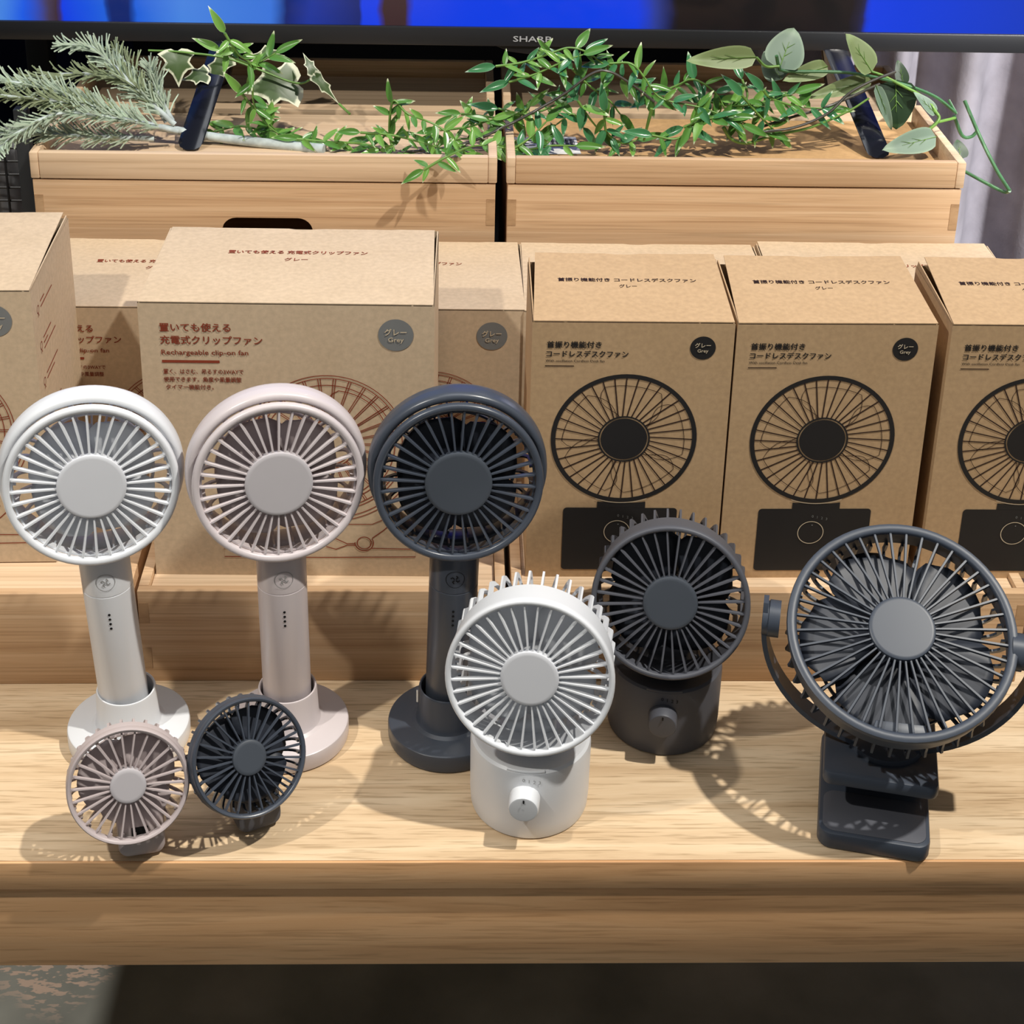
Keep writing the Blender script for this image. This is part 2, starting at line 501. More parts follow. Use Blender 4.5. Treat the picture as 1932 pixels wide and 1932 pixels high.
# low oak display table
tb = thing('display_table', 'low light oak display table with a deep front apron carrying the fans', 'table', (0, 0, FLOOR_Z))
zt = -FLOOR_Z
obj('tabletop', box_me('tabletop', -0.76, 0.60, 0.0022, 0.86, zt - 0.0217, zt, 0.0004), OAK, tb)
obj('warm_front_face', box_me('warm_front_face', -0.76, 0.60, 0.0, 0.0022, zt - 0.0217, zt - 0.0001, 0.0008), OAK_FRONT, tb)  # front of the same board, coloured warmer to offset its bluish shade
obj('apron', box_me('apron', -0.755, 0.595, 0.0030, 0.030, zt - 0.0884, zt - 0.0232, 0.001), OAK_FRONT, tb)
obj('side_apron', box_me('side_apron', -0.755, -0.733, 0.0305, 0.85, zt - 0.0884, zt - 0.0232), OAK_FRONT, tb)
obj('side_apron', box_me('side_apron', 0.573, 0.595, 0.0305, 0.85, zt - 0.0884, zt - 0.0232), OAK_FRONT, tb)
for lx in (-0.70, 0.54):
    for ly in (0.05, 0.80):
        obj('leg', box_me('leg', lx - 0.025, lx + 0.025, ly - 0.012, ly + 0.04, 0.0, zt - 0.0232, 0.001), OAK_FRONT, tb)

# ------------------------------------------------------------------ bamboo boxes and lids
def plate_with_slot(name, x0, x1, z0, z1, y0, y1, sx, sz, hl, r):
    bm = bmesh.new()
    slot = []
    for a in range(-90, 91, 15): slot.append((sx + hl - r + r * math.cos(rad(a)), sz + r * math.sin(rad(a))))
    for a in range(90, 271, 15): slot.append((sx - hl + r + r * math.cos(rad(a)), sz + r * math.sin(rad(a))))
    for y in (y0, y1):
        loops = []
        for pts in ([(x0, z0), (x1, z0), (x1, z1), (x0, z1)], slot):
            vs = [bm.verts.new((x, y, z)) for x, z in pts]
            loops.append([bm.edges.new((vs[i], vs[(i + 1) % len(vs)])) for i in range(len(vs))])
        bmesh.ops.triangle_fill(bm, edges=loops[0] + loops[1], use_beauty=True)
    bm.verts.ensure_lookup_table()
    n = len(bm.verts) // 2
    for off, cnt in ((0, 4), (4, len(slot))):
        for i in range(cnt):
            j = (i + 1) % cnt
            bm.faces.new((bm.verts[off + i], bm.verts[off + j], bm.verts[n + off + j], bm.verts[n + off + i]))
    bmesh.ops.recalc_face_normals(bm, faces=bm.faces)
    me = bpy.data.meshes.new(name); bm.to_mesh(me); bm.free()
    return me

def bamboo_box(label, x0, y0, w, d, h, rotz=0, th=0.0075, slot=False, group=None, mat=None):
    mat = mat or BAMBOO
    t = thing('bamboo_box', label, 'box', (x0, y0, 0), rotz, group)
    if slot:
        obj('front_panel', plate_with_slot('front_panel', 0, w, 0, h, 0, th, slot[0], slot[1], 0.0385, 0.0125), mat, t)
    else:
        obj('front_panel', box_me('front_panel', 0, w, 0, th, 0, h, 0.0009), mat, t)
    obj('back_panel', box_me('back_panel', 0, w, d - th, d, 0, h, 0.0009), mat, t)
    obj('side_panel', box_me('side_panel', 0.0, th, th, d - th, 0, h, 0.0006), mat, t)
    obj('side_panel', box_me('side_panel', w - th, w, th, d - th, 0, h, 0.0006), mat, t)
    obj('bottom', box_me('bottom', th, w - th, th, d - th, 0, 0.006), mat, t)
    # finger joints showing end grain at the front corners
    n = max(2, int(h / 0.05))
    fm = box_me('finger_joint', 0, th * 0.95, -0.0003, 0.004, 0, h / n * 0.45)
    for s in range(n):
        for sx in (0.0003, w - th * 0.95 - 0.0003):
            obj('finger_joint', fm, BAMBOO_DARK, t, T(sx, 0, h / n * (s + 0.3)))
    return t

G_FB = 'low bamboo boxes under the front cartons'
HB = 0.0775
FB_D = 0.163
fb = [('low bamboo box with recessed lid at the left edge of the photo', -0.528, 0.1705, 0.261, 0.012),
      ('low bamboo box with recessed lid behind the three round-based fans', -0.2622, 0.1765, 0.2605, 0.004),
      ('long low bamboo box with recessed lid behind the two desk fans', 0.0025, 0.1772, 0.372, 0.0)]
lid_labels = ['recessed bamboo lid under the carton at the left edge', 'recessed bamboo lid under the large front clip fan carton',
              'recessed bamboo lid under the row of three desk fan cartons']
for (lab, x, y, w, rz), ll in zip(fb, lid_labels):
    bamboo_box(lab, x, y, w, FB_D, HB, rz, group=G_FB)
    lid = tag(obj('box_lid', box_me('box_lid', 0.0078, w - 0.0078, 0.0078, FB_D - 0.0078, HB - 0.0085, HB - 0.0045, 0.0006), BAMBOO_PALE), ll, 'lid', 'lids of the low boxes')
    lid.location = (x, y, 0); lid.rotation_euler = (0, 0, rz)

G_BB = 'tall bamboo boxes carrying the television'
BB_Y, BB_D, BB_H = 0.4905, 0.276, 0.2655
bb = [('tall bamboo storage box with dark rounded hand slot in its front', -0.3945, 0.387, 0.0, (0.1940, 0.2205)),
      ('tall bamboo storage box without a visible slot next to the curtain', 0.0028, 0.3865, 0.0, None)]
side = ['hand slot box on the left', 'box beside the curtain on the right']
for (lab, x, w, rz, slot), sd in zip(bb, side):
    bamboo_box(lab, x, BB_Y, w, BB_D, BB_H, rz, slot=slot or False, group=G_BB)
    # a shallow tray lid in two halves with a dark gap between them
    for nm, ya, yb, lab2 in (('front', -0.0008, 0.1525, 'front half of the tray lid on the ' + sd),
                             ('rear', 0.167, BB_D + 0.0008, 'rear half of the tray lid on the ' + sd)):
        lt = thing('tray_lid', lab2, 'lid', (x, BB_Y, BB_H + 0.0012), rz, 'shallow tray lids of the tall boxes')
        xa, xb = -0.0012, w + 0.0012
        th = 0.0075; fz = 0.0065; rz_ = 0.0235
        floor_mat = BAMBOO_PALE if x < -0.1 or nm == 'rear' else KRAFT_TRAY
        obj('tray_floor', box_me('tray_floor', xa + th, xb - th, ya + (th if nm == 'front' else 0), yb - (th if nm == 'rear' else 0), 0.0, fz), floor_mat, lt)
        obj('side_rim', box_me('side_rim', xa, xa + th, ya, yb, 0, rz_, 0.0012), BAMBOO_PALE, lt)
        obj('side_rim', box_me('side_rim', xb - th, xb, ya, yb, 0, rz_, 0.0012), BAMBOO_PALE, lt)
        if nm == 'front': obj('front_rim', box_me('front_rim', xa + th, xb - th, ya, ya + th, 0, rz_, 0.0012), BAMBOO_PALE if x < -0.1 else BAMBOO, lt)
        else: obj('back_rim', box_me('back_rim', xa + th, xb - th, yb - th, yb, 0, rz_, 0.0012), BAMBOO, lt)

# ------------------------------------------------------------------ cartons
def notch_sheet(name, W, D, H, rise, th=0.0007, nx=36, ny=8, tab=0.0, twist=0.0, gap=(0.0, 0.0)):
    """top flap: hinged at the front edge, rear edge lifts a little and has a thumb notch"""
    verts, faces = [], []
    for s in (0, 1):
        for j in range(ny + 1):
            for i in range(nx + 1):
                u = i / nx; v = j / ny
                x = -W / 2 + gap[0] * v + (W - (gap[0] + gap[1]) * v) * u
                yend = D
                if abs(x) < 0.011: yend = D - 0.0026 * math.sqrt(max(0, 1 - (x / 0.011) ** 4))
                if u < 0.16 or u > 0.84: yend = D - 0.0002
                elif abs(x) >= 0.011: yend = D - 0.0009
                y = v * yend
                z = H + rise * (v ** 1.8) * (1 + twist * (u - 0.5)) + 0.0012 * math.sin(PI * v) 
                verts.append((x, y, z + (th if s else 0)))
    N = (nx + 1) * (ny + 1)
    for s in (0, 1):
        for j in range(ny):
            for i in range(nx):
                a = s * N + j * (nx + 1) + i
                faces.append((a, a + 1, a + nx + 2, a + nx + 1))
    def wall(ids):
        for a, b in zip(ids[:-1], ids[1:]): faces.append((a, b, b + N, a + N))
    wall([i for i in range(nx + 1)]); wall([ny * (nx + 1) + i for i in range(nx + 1)])
    wall([j * (nx + 1) for j in range(ny + 1)]); wall([j * (nx + 1) + nx for j in range(ny + 1)])
    return me_from(name, verts, faces, True, 50)

def carton_shell(t, W, H, D, mat, rise, twist=0.0, gap=(0.0, 0.0)):
    bm = bmesh.new()
    bmesh.ops.create_cube(bm, size=1.0)
    for v in bm.verts: v.co = Vector((v.co.x * W, (v.co.y + 0.5) * D, (v.co.z + 0.5) * (H - 0.0012)))
    topf = max(bm.faces, key=lambda f: f.calc_center_median().z)
    bmesh.ops.inset_individual(bm, faces=[topf], thickness=0.0012)
    bmesh.ops.translate(bm, verts=list(topf.verts), vec=(0, 0, -0.03))
    me = bpy.data.meshes.new('carton_body'); bm.to_mesh(me); bm.free()
    obj('carton_body', me, mat, t)
    obj('top_flap', notch_sheet('top_flap', W - 0.0012, D - 0.001, H - 0.0006, rise, twist=twist, gap=gap), mat, t)
    for s in (-1, 1):
        x0, x1 = sorted((s * (W / 2 - 0.0004), s * (W / 2 - 0.0012)))
        fl = prism('side_flap', [(0.001, H - 0.004), (D - 0.001, H - 0.004), (D - 0.003, H + rise * 0.55), (D * 0.55, H + rise * 0.28), (0.003, H - 0.0006)], x0, x1)
        # prism runs along y: turn it so that its outline lies in (y, z)
        for v in fl.vertices: v.co = Vector((v.co.y, v.co.x, v.co.z))
        fl.flip_normals()
        obj('side_flap', fl, mat, t)

PR = -0.0003   # the print lies a hair proud of the card

DW, DH, DD = 0.1385, 0.2065, 0.100
def desk_prints():
    P = {}
    P['title_print'] = join_me('title_print', [(text_me('a', '首振り機能付き', 0.0054, 0.022, width=0.0372), -0.0592, 0.1866),
                                               (text_me('b', 'コードレスデスクファン', 0.0053, 0.022, width=0.0562), -0.0600, 0.1796)])
    P['subtitle_print'] = join_me('subtitle_print', [(text_me('c', 'With oscillation Cordless Desk fan', 0.0028, 0.0, width=0.0405), -0.0596, 0.1752)])
    L = [([(-0.0599, 0.1722), (-0.0400, 0.1722)], 0.0007, False)]
    P['rule_print'] = strips('rule_print', L)
    cx, cz, R = -0.003, 0.1150, 0.0490
    n = 36
    sp = []
    for i in range(n):
        a = rad(90 + i * 360 / n)
        a2 = a + 0.10
        sp.append(([(cx + 0.0172 * math.cos(a2), cz + 0.0172 * math.sin(a2)), (cx + R * math.cos(a), cz + R * math.sin(a))], 0.00085, False))
    for b in range(5):      # outlines of the blades
        a0 = rad(100 - b * 72)
        pts = []
        for k in range(9):
            u = k / 8; pts.append((0.0175 + 0.026 * u, a0 + 0.35 * math.sin(u * 2.6) - 0.0))
        for k in range(1, 9):
            u = k / 8; pts.append((0.0435 - 0.0015 * math.sin(PI * u), pts[8][1] - 0.95 * u))
        for k in range(1, 8):
            u = k / 7; pts.append((0.0435 - 0.026 * u, a0 + 0.35 * math.sin(2.6) - 0.95 - 0.35 * math.sin(u * 1.9)))
        sp.append(([(cx + r * math.cos(a), cz + r * math.sin(a)) for r, a in pts], 0.0004, False))
    P['fan_drawing'] = strips('fan_drawing', sp)
    P['ring_print'] = strips('ring_print', [(circ(R + 0.0006, cx, cz, 72), 0.0032, True), (circ(0.0177, cx, cz, 56), 0.0012, True)])
    P['hub_print'] = disc_me('hub_print', 0.0163, cx, cz, 48)
    P['body_print'] = join_me('body_print', [(poly_me('x', rrect(-0.0435, 0.0378, 0.0066, 0.0588, 0.0026)), 0, 0), (poly_me('y', [(-0.0195, 0.0587), (0.0148, 0.0587), (0.0148, 0.0640), (0.0080, 0.0632), (0, 0.0629), (-0.0095, 0.0632), (-0.0195, 0.0640)]), 0, 0)])
    P['dial_print'] = strips('dial_print', [(circ(0.0092, -0.0045, 0.0390, 48), 0.00055, True), (circ(R + 0.0027, cx, cz, 24, 250, 291), 0.0005, False)])
    nums = [(text_me(str(k), str(k), 0.0030, 0.0), -0.0048 + 0.0034 * k, 0.0515 - 0.0007 * k) for k in range(4)]
    P['dial_numbers'] = join_me('dial_numbers', nums + [(disc_me('d', 0.0005, 0, 0, 8), -0.0038, 0.0452)])
    P['badge'] = disc_me('badge', 0.0088, 0.0480, 0.1868, 40)
    P['badge_print'] = join_me('badge_print', [(text_me('g', 'グレー', 0.0040, 0.02, 'CENTER', width=0.0108), 0.0480, 0.1874), (text_me('h', 'Grey', 0.0034, 0.012, 'CENTER', width=0.0074), 0.0480, 0.1836)])
    P['top_title'] = join_me('top_title', [(text_me('i', '首振り機能付き コードレスデスクファン', 0.0056, 0.02, 'CENTER', width=0.0985), 0, 0), (text_me('j', 'グレー', 0.0052, 0.015, 'CENTER', width=0.0125), 0, -0.0088)])
    return P
DP = desk_prints()
INKS = dict(title_print=BLACK_INK, subtitle_print=BLACK_INK, rule_print=DARK_BROWN_INK, fan_drawing=DARK_BROWN_INK, ring_print=BLACK_INK, hub_print=BLACK_INK,
            body_print=BLACK_INK, dial_print=PAPER_INK, dial_numbers=GREY_INK, badge=BLACK_INK, badge_print=PAPER_INK, top_title=DARK_BROWN_INK)
LIFT = dict(dial_print=2, dial_numbers=2, badge_print=2, ring_print=1.2, hub_print=1.2)

def flap_z(D, H, rise, y):
    v = y / D
    return H - 0.0006 + rise * v ** 1.8 + 0.0012 * math.sin(PI * v) + 0.0007

def lay_on_flap(me0, y0, D, H, rise):
    me = me0.copy()
    for v in me.vertices:
        y = y0 + v.co.z
        v.co = Vector((v.co.x, y, flap_z(D - 0.001, H, rise, y) + 0.00025 - v.co.y))
    return me

def desk_carton(label, x, y, z, rotz, rise=0.006, lean=(0, 0)):
    t = thing('desk_fan_carton', label, 'carton', (x, y, z), rotz, 'desk fan cartons')
    t.rotation_euler = (lean[0], lean[1], rotz)
    carton_shell(t, DW, DH, DD, KRAFT, rise, gap=(0.0045, 0.0015))
    for k, me in DP.items():
        if k == 'top_title':
            obj(k, lay_on_flap(me, 0.056, DD, DH, rise), INKS[k], t)
        else:
            obj(k, me, INKS[k], t, T(0, PR * LIFT.get(k, 1), 0))
    return t

CW, CH, CD = 0.1995, 0.2178, 0.130
def clip_prints():
    P = {}
    P['title_print'] = join_me('title_print', [(text_me('a', '置いても使える', 0.0069, 0.020, width=0.0478), -0.0862, 0.1975),
                                               (text_me('b', '充電式クリップファン', 0.0069, 0.020, width=0.0690), -0.0862, 0.1880)])
    P['subtitle_print'] = join_me('subtitle_print', [(text_me('c', 'Rechargeable clip-on fan', 0.0052, 0.007, width=0.0588), -0.0860, 0.1795)])
    P['rule_print'] = strips('rule_print', [([(-0.0855, 0.1742), (-0.0464, 0.1742)], 0.0020, False)])
    P['small_print'] = join_me('small_print', [(text_me('d', '置く、はさむ、吊るすの3WAYで', 0.0042, 0.006, width=0.0545), -0.0852, 0.1650),
                                               (text_me('e', '使用できます。角度や風量調整', 0.0042, 0.006, width=0.0530), -0.0852, 0.1589),
                                               (text_me('f', 'タイマー機能付き。', 0.0042, 0.006, width=0.0325), -0.0842, 0.1530)])
    cx, cz, R = 0.0262, 0.1105, 0.0540
    L = [(circ(R, cx, cz, 80), 0.0006, True), (circ(R - 0.0022, cx, cz, 80), 0.0006, True), (circ(R - 0.0075, cx, cz, 72), 0.0006, True),
         (circ(0.0185, cx, cz, 56), 0.0006, True), (circ(0.0165, cx, cz, 56), 0.0006, True)]
    n = 30
    for i in range(n):
        a = rad(i * 360 / n)
        for da in (-0.016, 0.016):
            L.append(([(cx + 0.0185 * math.cos(a + da * 1.6), cz + 0.0185 * math.sin(a + da * 1.6)), (cx + (R - 0.0022) * math.cos(a + da), cz + (R - 0.0022) * math.sin(a + da))], 0.00055, False))
    for b in range(3):
        a0 = rad(60 - b * 120)
        pts = []
        for k in range(9):
            u = k / 8; pts.append((0.019 + 0.024 * u, a0 + 0.5 * math.sin(u * 2.4)))
        for k in range(1, 9):
            u = k / 8; pts.append((0.043 + 0.001 * math.sin(PI * u), pts[8][1] - 1.0 * u))
        L.append(([(cx + r * math.cos(a), cz + r * math.sin(a)) for r, a in pts], 0.0006, False))
    # yoke and clip outline under the fan
    for r in (0.0600, 0.0628):
        L.append((circ(r, cx, cz, 40, 200, 340), 0.0006, False))
    for s in (-1, 1):
        m = lambda q: (cx + s * (q[0] - cx), q[1])
        L.append(([m(q) for q in ((0.0262, 0.0450), (0.0560, 0.0452), (0.0640, 0.0490))], 0.0006, False))
    L.append((circ(0.0050, 0.0503, 0.0295, 32), 0.0007, True))
    L.append((circ(0.0066, 0.0503, 0.0295, 24, 175, 390), 0.0007, False))
    L.append(([(0.056, 0.0335), (0.0640, 0.0400), (0.0690, 0.0450)], 0.0007, False))
    L.append(([(0.0437, 0.0290), (0.0380, 0.0288), (0.0300, 0.0330), (0.0150, 0.0370)], 0.0007, False))
    L.append(([(0.0437, 0.0275), (0.0380, 0.0275), (0.0300, 0.0240), (0.0230, 0.0262)], 0.0007, False))
    L.append(([(0.0555, 0.0250), (0.0871, 0.0245), (0.0871, 0.0180), (0.0190, 0.0170), (-0.0500, 0.0170), (-0.0500, 0.0245), (0.0190, 0.0245)], 0.0007, False))
    P['fan_drawing'] = strips('fan_drawing', L)
    P['badge'] = disc_me('badge', 0.0120, 0.0738, 0.1960, 44)
    P['badge_print'] = join_me('badge_print', [(text_me('g', 'グレー', 0.0056, 0.02, 'CENTER', width=0.0150), 0.0738, 0.1962), (text_me('h', 'Grey', 0.0048, 0.014, 'CENTER', width=0.0105), 0.0738, 0.1910)])
    P['top_title'] = join_me('top_title', [(text_me('i', '置いても使える 充電式クリップファン', 0.0064, 0.02, 'CENTER', width=0.0995), 0, 0), (text_me('j', 'グレー', 0.0060, 0.012, 'CENTER', width=0.0165), 0, -0.0125)])
    return P
CP = clip_prints()
CINKS = dict(title_print=RED_INK, subtitle_print=RED_INK, rule_print=RED_INK, small_print=RED_INK, fan_drawing=RED_INK, badge=GREY_INK, badge_print=PAPER_INK, top_title=RED_INK)

def clip_carton(label, x, y, z, rotz, rise=0.003, lean=(0, 0), side_print=False, twist=0.0):
    t = thing('clip_fan_carton', label, 'carton', (x, y, z), rotz, 'clip fan cartons')
    t.rotation_euler = (lean[0], lean[1], rotz)
    carton_shell(t, CW, CH, CD, KRAFT_PALE, rise, twist, gap=(0.001, 0.0025))
    for k, me in CP.items():
        if k == 'top_title':
            obj(k, lay_on_flap(me, 0.079, CD, CH, rise), CINKS[k], t)
        else:
            obj(k, me, CINKS[k], t, T(0, PR * LIFT.get(k, 1), -0.0012))
    if side_print:
        L = []
        for q in range(6):      # rows of a pictogram and short lines of small type
            zc = CH - 0.022 - 0.028 * q
            L.append((circ(0.0028, 0.016, zc, 16), 0.0006, True))
            L.append(([(0.0145, zc - 0.0055), (0.016, zc - 0.003), (0.0175, zc - 0.0055)], 0.0008, False))
            for r_ in range(2 + q % 2):
                L.append(([(0.024, zc + 0.0025 - 0.0042 * r_), (0.036 + 0.012 * ((q * 7 + r_ * 5) % 3), zc + 0.0025 - 0.0042 * r_)], 0.0011, False))
        obj('side_print', strips('side_print', L), RED_INK, t, T(CW / 2 + 0.0003, 0, 0) @ RZ(PI / 2))
    return t

CZ = HB - 0.0045
desk_carton('desk fan carton with black fan print behind the charcoal desk fan', 0.0823, 0.2025, CZ, 0.0, 0.007)
desk_carton('middle of three desk fan cartons, its printed dial in full view', 0.2222, 0.2025, CZ, 0.012, 0.0065)
desk_carton('desk fan carton cut off by the right edge of the photo', 0.3700, 0.2025, CZ, 0.0, 0.0065)
clip_carton('large front clip fan carton with red print behind the mauve fan', -0.1535, 0.2028, CZ, -0.008, 0.0)
clip_carton('clip fan carton at the left edge with red print on its side', -0.4275, 0.2150, CZ + 0.001, 0.025, 0.004, side_print=True)
clip_carton('clip fan carton in back row left, half hidden by the front carton', -0.2815, 0.3465, 0.0002, 0.0, 0.001)
clip_carton('clip fan carton in back row whose grey badge shows past the front carton', -0.0850, 0.3470, 0.0002, 0.0, 0.001)
clip_carton('carton in back row behind the left desk fan carton, only its top showing', 0.1128, 0.3455, 0.0002, 0.0, 0.0015)
clip_carton('rightmost carton in back row near the curtain, only its top showing', 0.3140, 0.3495, 0.0002, 0.0, 0.003)

# ------------------------------------------------------------------ fans
def spoke_me(name, r0, r1, z0, z1, w0, w1, d):
    v = []
    for r, z, w in ((r0, z0, w0), (r1 - 0.0025, z1, w1), (r1, z1 - 0.0004, w1 * 0.55)):
        v += [(r, -w / 2, z - d), (r, w / 2, z - d), (r, w * 0.32, z), (r, -w * 0.32, z)]
    f = [(0, 1, 2, 3), (8, 11, 10, 9)]
    for k in (0, 4):
        for i in range(4):
            j = (i + 1) % 4
            f.append((k + i, k + 4 + i, k + 4 + j, k + j))
    return me_from(name, v, f)

def rib_me(name, outer, h, t):
    """flat curved fin in the (r, z) plane, h deep, t thick"""
    n = len(outer)
    inner = []
    for i in range(n):
        a = outer[max(0, i - 1)]; b = outer[min(n - 1, i + 1)]
        dx, dz = b[0] - a[0], b[1] - a[1]
        l = math.hypot(dx, dz)
        nx, nz = -dz / l, dx / l
        if nx > 0 or (abs(nx) < 0.5 and nz < 0): nx, nz = -nx, -nz
        inner.append((outer[i][0] + nx * h, outer[i][1] + nz * h))
    v, f = [], []
    for s in (-1, 1):
        for p in outer: v.append((p[0], s * t / 2, p[1]))
        for p in inner: v.append((p[0], s * t / 2, p[1]))
    m = 2 * n
    for i in range(n - 1):
        f.append((i, i + 1, n + i + 1, n + i)); f.append((m + i, m + i + 1, m + n + i + 1, m + n + i))
        f.append((i, i + 1, m + i + 1, m + i)); f.append((n + i, n + i + 1, m + n + i + 1, m + n + i))
    f.append((0, n, m + n, m)); f.append((n - 1, 2 * n - 1, m + 2 * n - 1, m + n - 1))
    return me_from(name, v, f)

def blade_me(name, r0, r1, zc, pitch, span=0.9, sweep=0.35, dirn=1):
    nr, na = 8, 6
    v, f = [], []
    for i in range(nr + 1):
        u = i / nr
        r = r0 + (r1 - r0) * u
        sp = span * (0.55 + 0.85 * math.sin(PI * (0.18 + 0.62 * u)) ** 1.0) * (1 - 0.35 * u ** 4)
        for j in range(na + 1):
            s = j / na - 0.5
            a = dirn * (sweep * u + sp * s)
            rr = r - (0.10 * (r1 - r0) * (abs(s) * 2) ** 3 if i == nr else 0)
            v.append((rr * math.cos(a), rr * math.sin(a), zc + pitch * s * (1 - 0.25 * u)))
    for i in range(nr):
        for j in range(na):
            a = i * (na + 1) + j
            f.append((a, a + 1, a + na + 2, a + na + 1))
    me = bpy.data.meshes.new(name); me.from_pydata(v, [], f)
    soften(me, 60)
    return me

MESH = {}
def cached(key, fn):
    if key not in MESH: MESH[key] = fn()
    return MESH[key]

def fan_head(root, H, k, R, rt, nsp, cap_r, sw, sd, band, nrib, cage, rear_r, nbl, mat, capmat, blademat, hub_z=0.0015, rib_h=0.0032, rib_t=0.0013, flare=0.0, roll=0.0, inset=0.0):
    H = H @ RZ(roll)
    gr = obj('front_grille', cached(k + 'gr', lambda: lathe('front_grille', [(R - rt, -0.003), (R - rt, 0.0), (R - rt * 0.8, 0.0011), (R - rt * 0.35, 0.0014), (R - 0.0004, 0.0007), (R, -0.0008), (R, -0.003), (R - rt, -0.003)], 72, 50)), mat, root, H)
    sp = cached(k + 'sp', lambda: spoke_me('spoke', cap_r - 0.0012, R - rt * 0.75, hub_z - 0.0014, 0.0000, sw * 0.8, sw, sd))
    for i in range(nsp):
        obj('spoke', sp, mat, gr, RZ(2 * PI * (i + 0.5) / nsp))
    obj('centre_cap', cached(k + 'cap', lambda: lathe('centre_cap', [(0, hub_z), (cap_r - 0.0026, hub_z), (cap_r - 0.0012, hub_z - 0.00003), (cap_r - 0.0003, hub_z - 0.0005), (cap_r, hub_z - 0.0014), (cap_r, hub_z - 0.005), (0, hub_z - 0.005)], 56)), capmat, root, H)
    obj('housing', cached(k + 'hs', lambda: lathe('housing', [(R - 0.0012 - inset, -0.0028), (R - 0.0004 - inset, -0.0040), (R - 0.0004 + flare - inset, -band), (R - 0.0012 + flare - inset, -band - 0.0006), (R - 0.0022 + flare - inset, -band), (R - 0.0024 - inset, -0.0028), (R - 0.0012 - inset, -0.0028)], 72)), mat, root, H)
    zb = -(band + cage)
    mid_r = R * 0.70
    cg = obj('rear_cage', cached(k + 'cg', lambda: lathe('rear_cage', [(0, zb - 0.0012), (rear_r - 0.001, zb - 0.0012), (rear_r, zb - 0.0002), (rear_r, zb + 0.004), (rear_r - 0.002, zb + 0.006), (0, zb + 0.006)], 40)), mat, root, H)
    ring = [(mid_r * math.cos(2 * PI * i / 48), mid_r * math.sin(2 * PI * i / 48), zb + 0.002) for i in range(48)]
    obj('cage_ring', cached(k + 'cr', lambda: tube('cage_ring', ring, 0.0012, 6, True)), mat, cg)
    q = R - inset
    out = [(q - 0.0010 + flare, -band + 0.001), (q - 0.0004 + flare, -(band + cage * 0.40)), (q - 0.0012, -(band + cage * 0.72)), (q - 0.0042, -(band + cage * 0.92)), (q - 0.0085, zb - 0.0004), (R * 0.62, zb - 0.0008), (rear_r - 0.001, zb - 0.0006)]
    rb = cached(k + 'rb', lambda: rib_me('rib', out, rib_h, rib_t))
    for i in range(nrib):
        obj('rib', rb, mat, cg, RZ(2 * PI * (i + 0.5) / nrib))
    rz = -(band * 0.55 + cage * 0.28) - 0.003
    rr = max(0.009, cap_r * 0.62)
    rot = obj('rotor', cached(k + 'rt', lambda: lathe('rotor', [(0, rz + 0.006), (rr * 0.75, rz + 0.006), (rr, rz + 0.004), (rr * 1.05, rz - 0.005), (rr * 0.9, rz - 0.006), (0, rz - 0.006)], 32)), blademat, root, H)
    bl = cached(k + 'bl', lambda: blade_me('blade', rr * 0.95, R - inset - max(rt, 0.002) - 0.003, rz, 0.55 * min(0.016, band + cage - 0.012), 2 * PI / nbl * 0.86))
    for i in range(nbl):
        b = obj('blade', bl, blademat, rot, RZ(2 * PI * i / nbl + 0.4))
        s = b.modifiers.new('thickness', 'SOLIDIFY'); s.thickness = 0.0009; s.offset = 0
    obj('motor', cached(k + 'mo', lambda: lathe('motor', [(0, rz - 0.0065), (rear_r * 0.8, rz - 0.0065), (rear_r * 0.8, zb + 0.0065), (0, zb + 0.0065)], 32)), mat, root, H)
    return H

def headM(x, y, z, yaw, tilt):
    return T(x, y, z) @ RZ(rad(yaw)) @ RX(rad(90 - tilt))

def arc_text(name, s, size, r, z0, a0, da, cy=0.0):
    """small digits on the front of an upright cylinder of radius r"""
    verts, faces = [], []
    for i, ch in enumerate(s):
        m = text_me('x', ch, size)
        b = len(verts)
        for v in m.vertices:
            a = a0 + da * i + (v.co.x - size * 0.3) / r
            verts.append((r * math.sin(a), -r * math.cos(a), z0 + v.co.z - 0.0006 * i))
        faces += [tuple(b + q for q in p.vertices) for p in m.polygons]
    me = bpy.data.meshes.new(name); me.from_pydata(verts, [], faces)
    return me

def wrap_me(me0, r, z0, off=0.0003):
    me = me0.copy()
    for v in me.vertices:
        a = v.co.x / r
        v.co = Vector(((r + off) * math.sin(a), -(r + off) * math.cos(a), z0 + v.co.z))
    return me

def icon_me():
    L = [(circ(0.0062, 0, 0, 36), 0.00035, True)]
    for i in range(4):
        a = rad(45 + 90 * i)
        L.append(([(0.0006 * math.cos(a), 0.0006 * math.sin(a)), (0.0024 * math.cos(a), 0.0024 * math.sin(a)), (0.0031 * math.cos(a + 0.55), 0.0031 * math.sin(a + 0.55))], 0.0009, False))
    return strips('button', L)
ICON = icon_me()

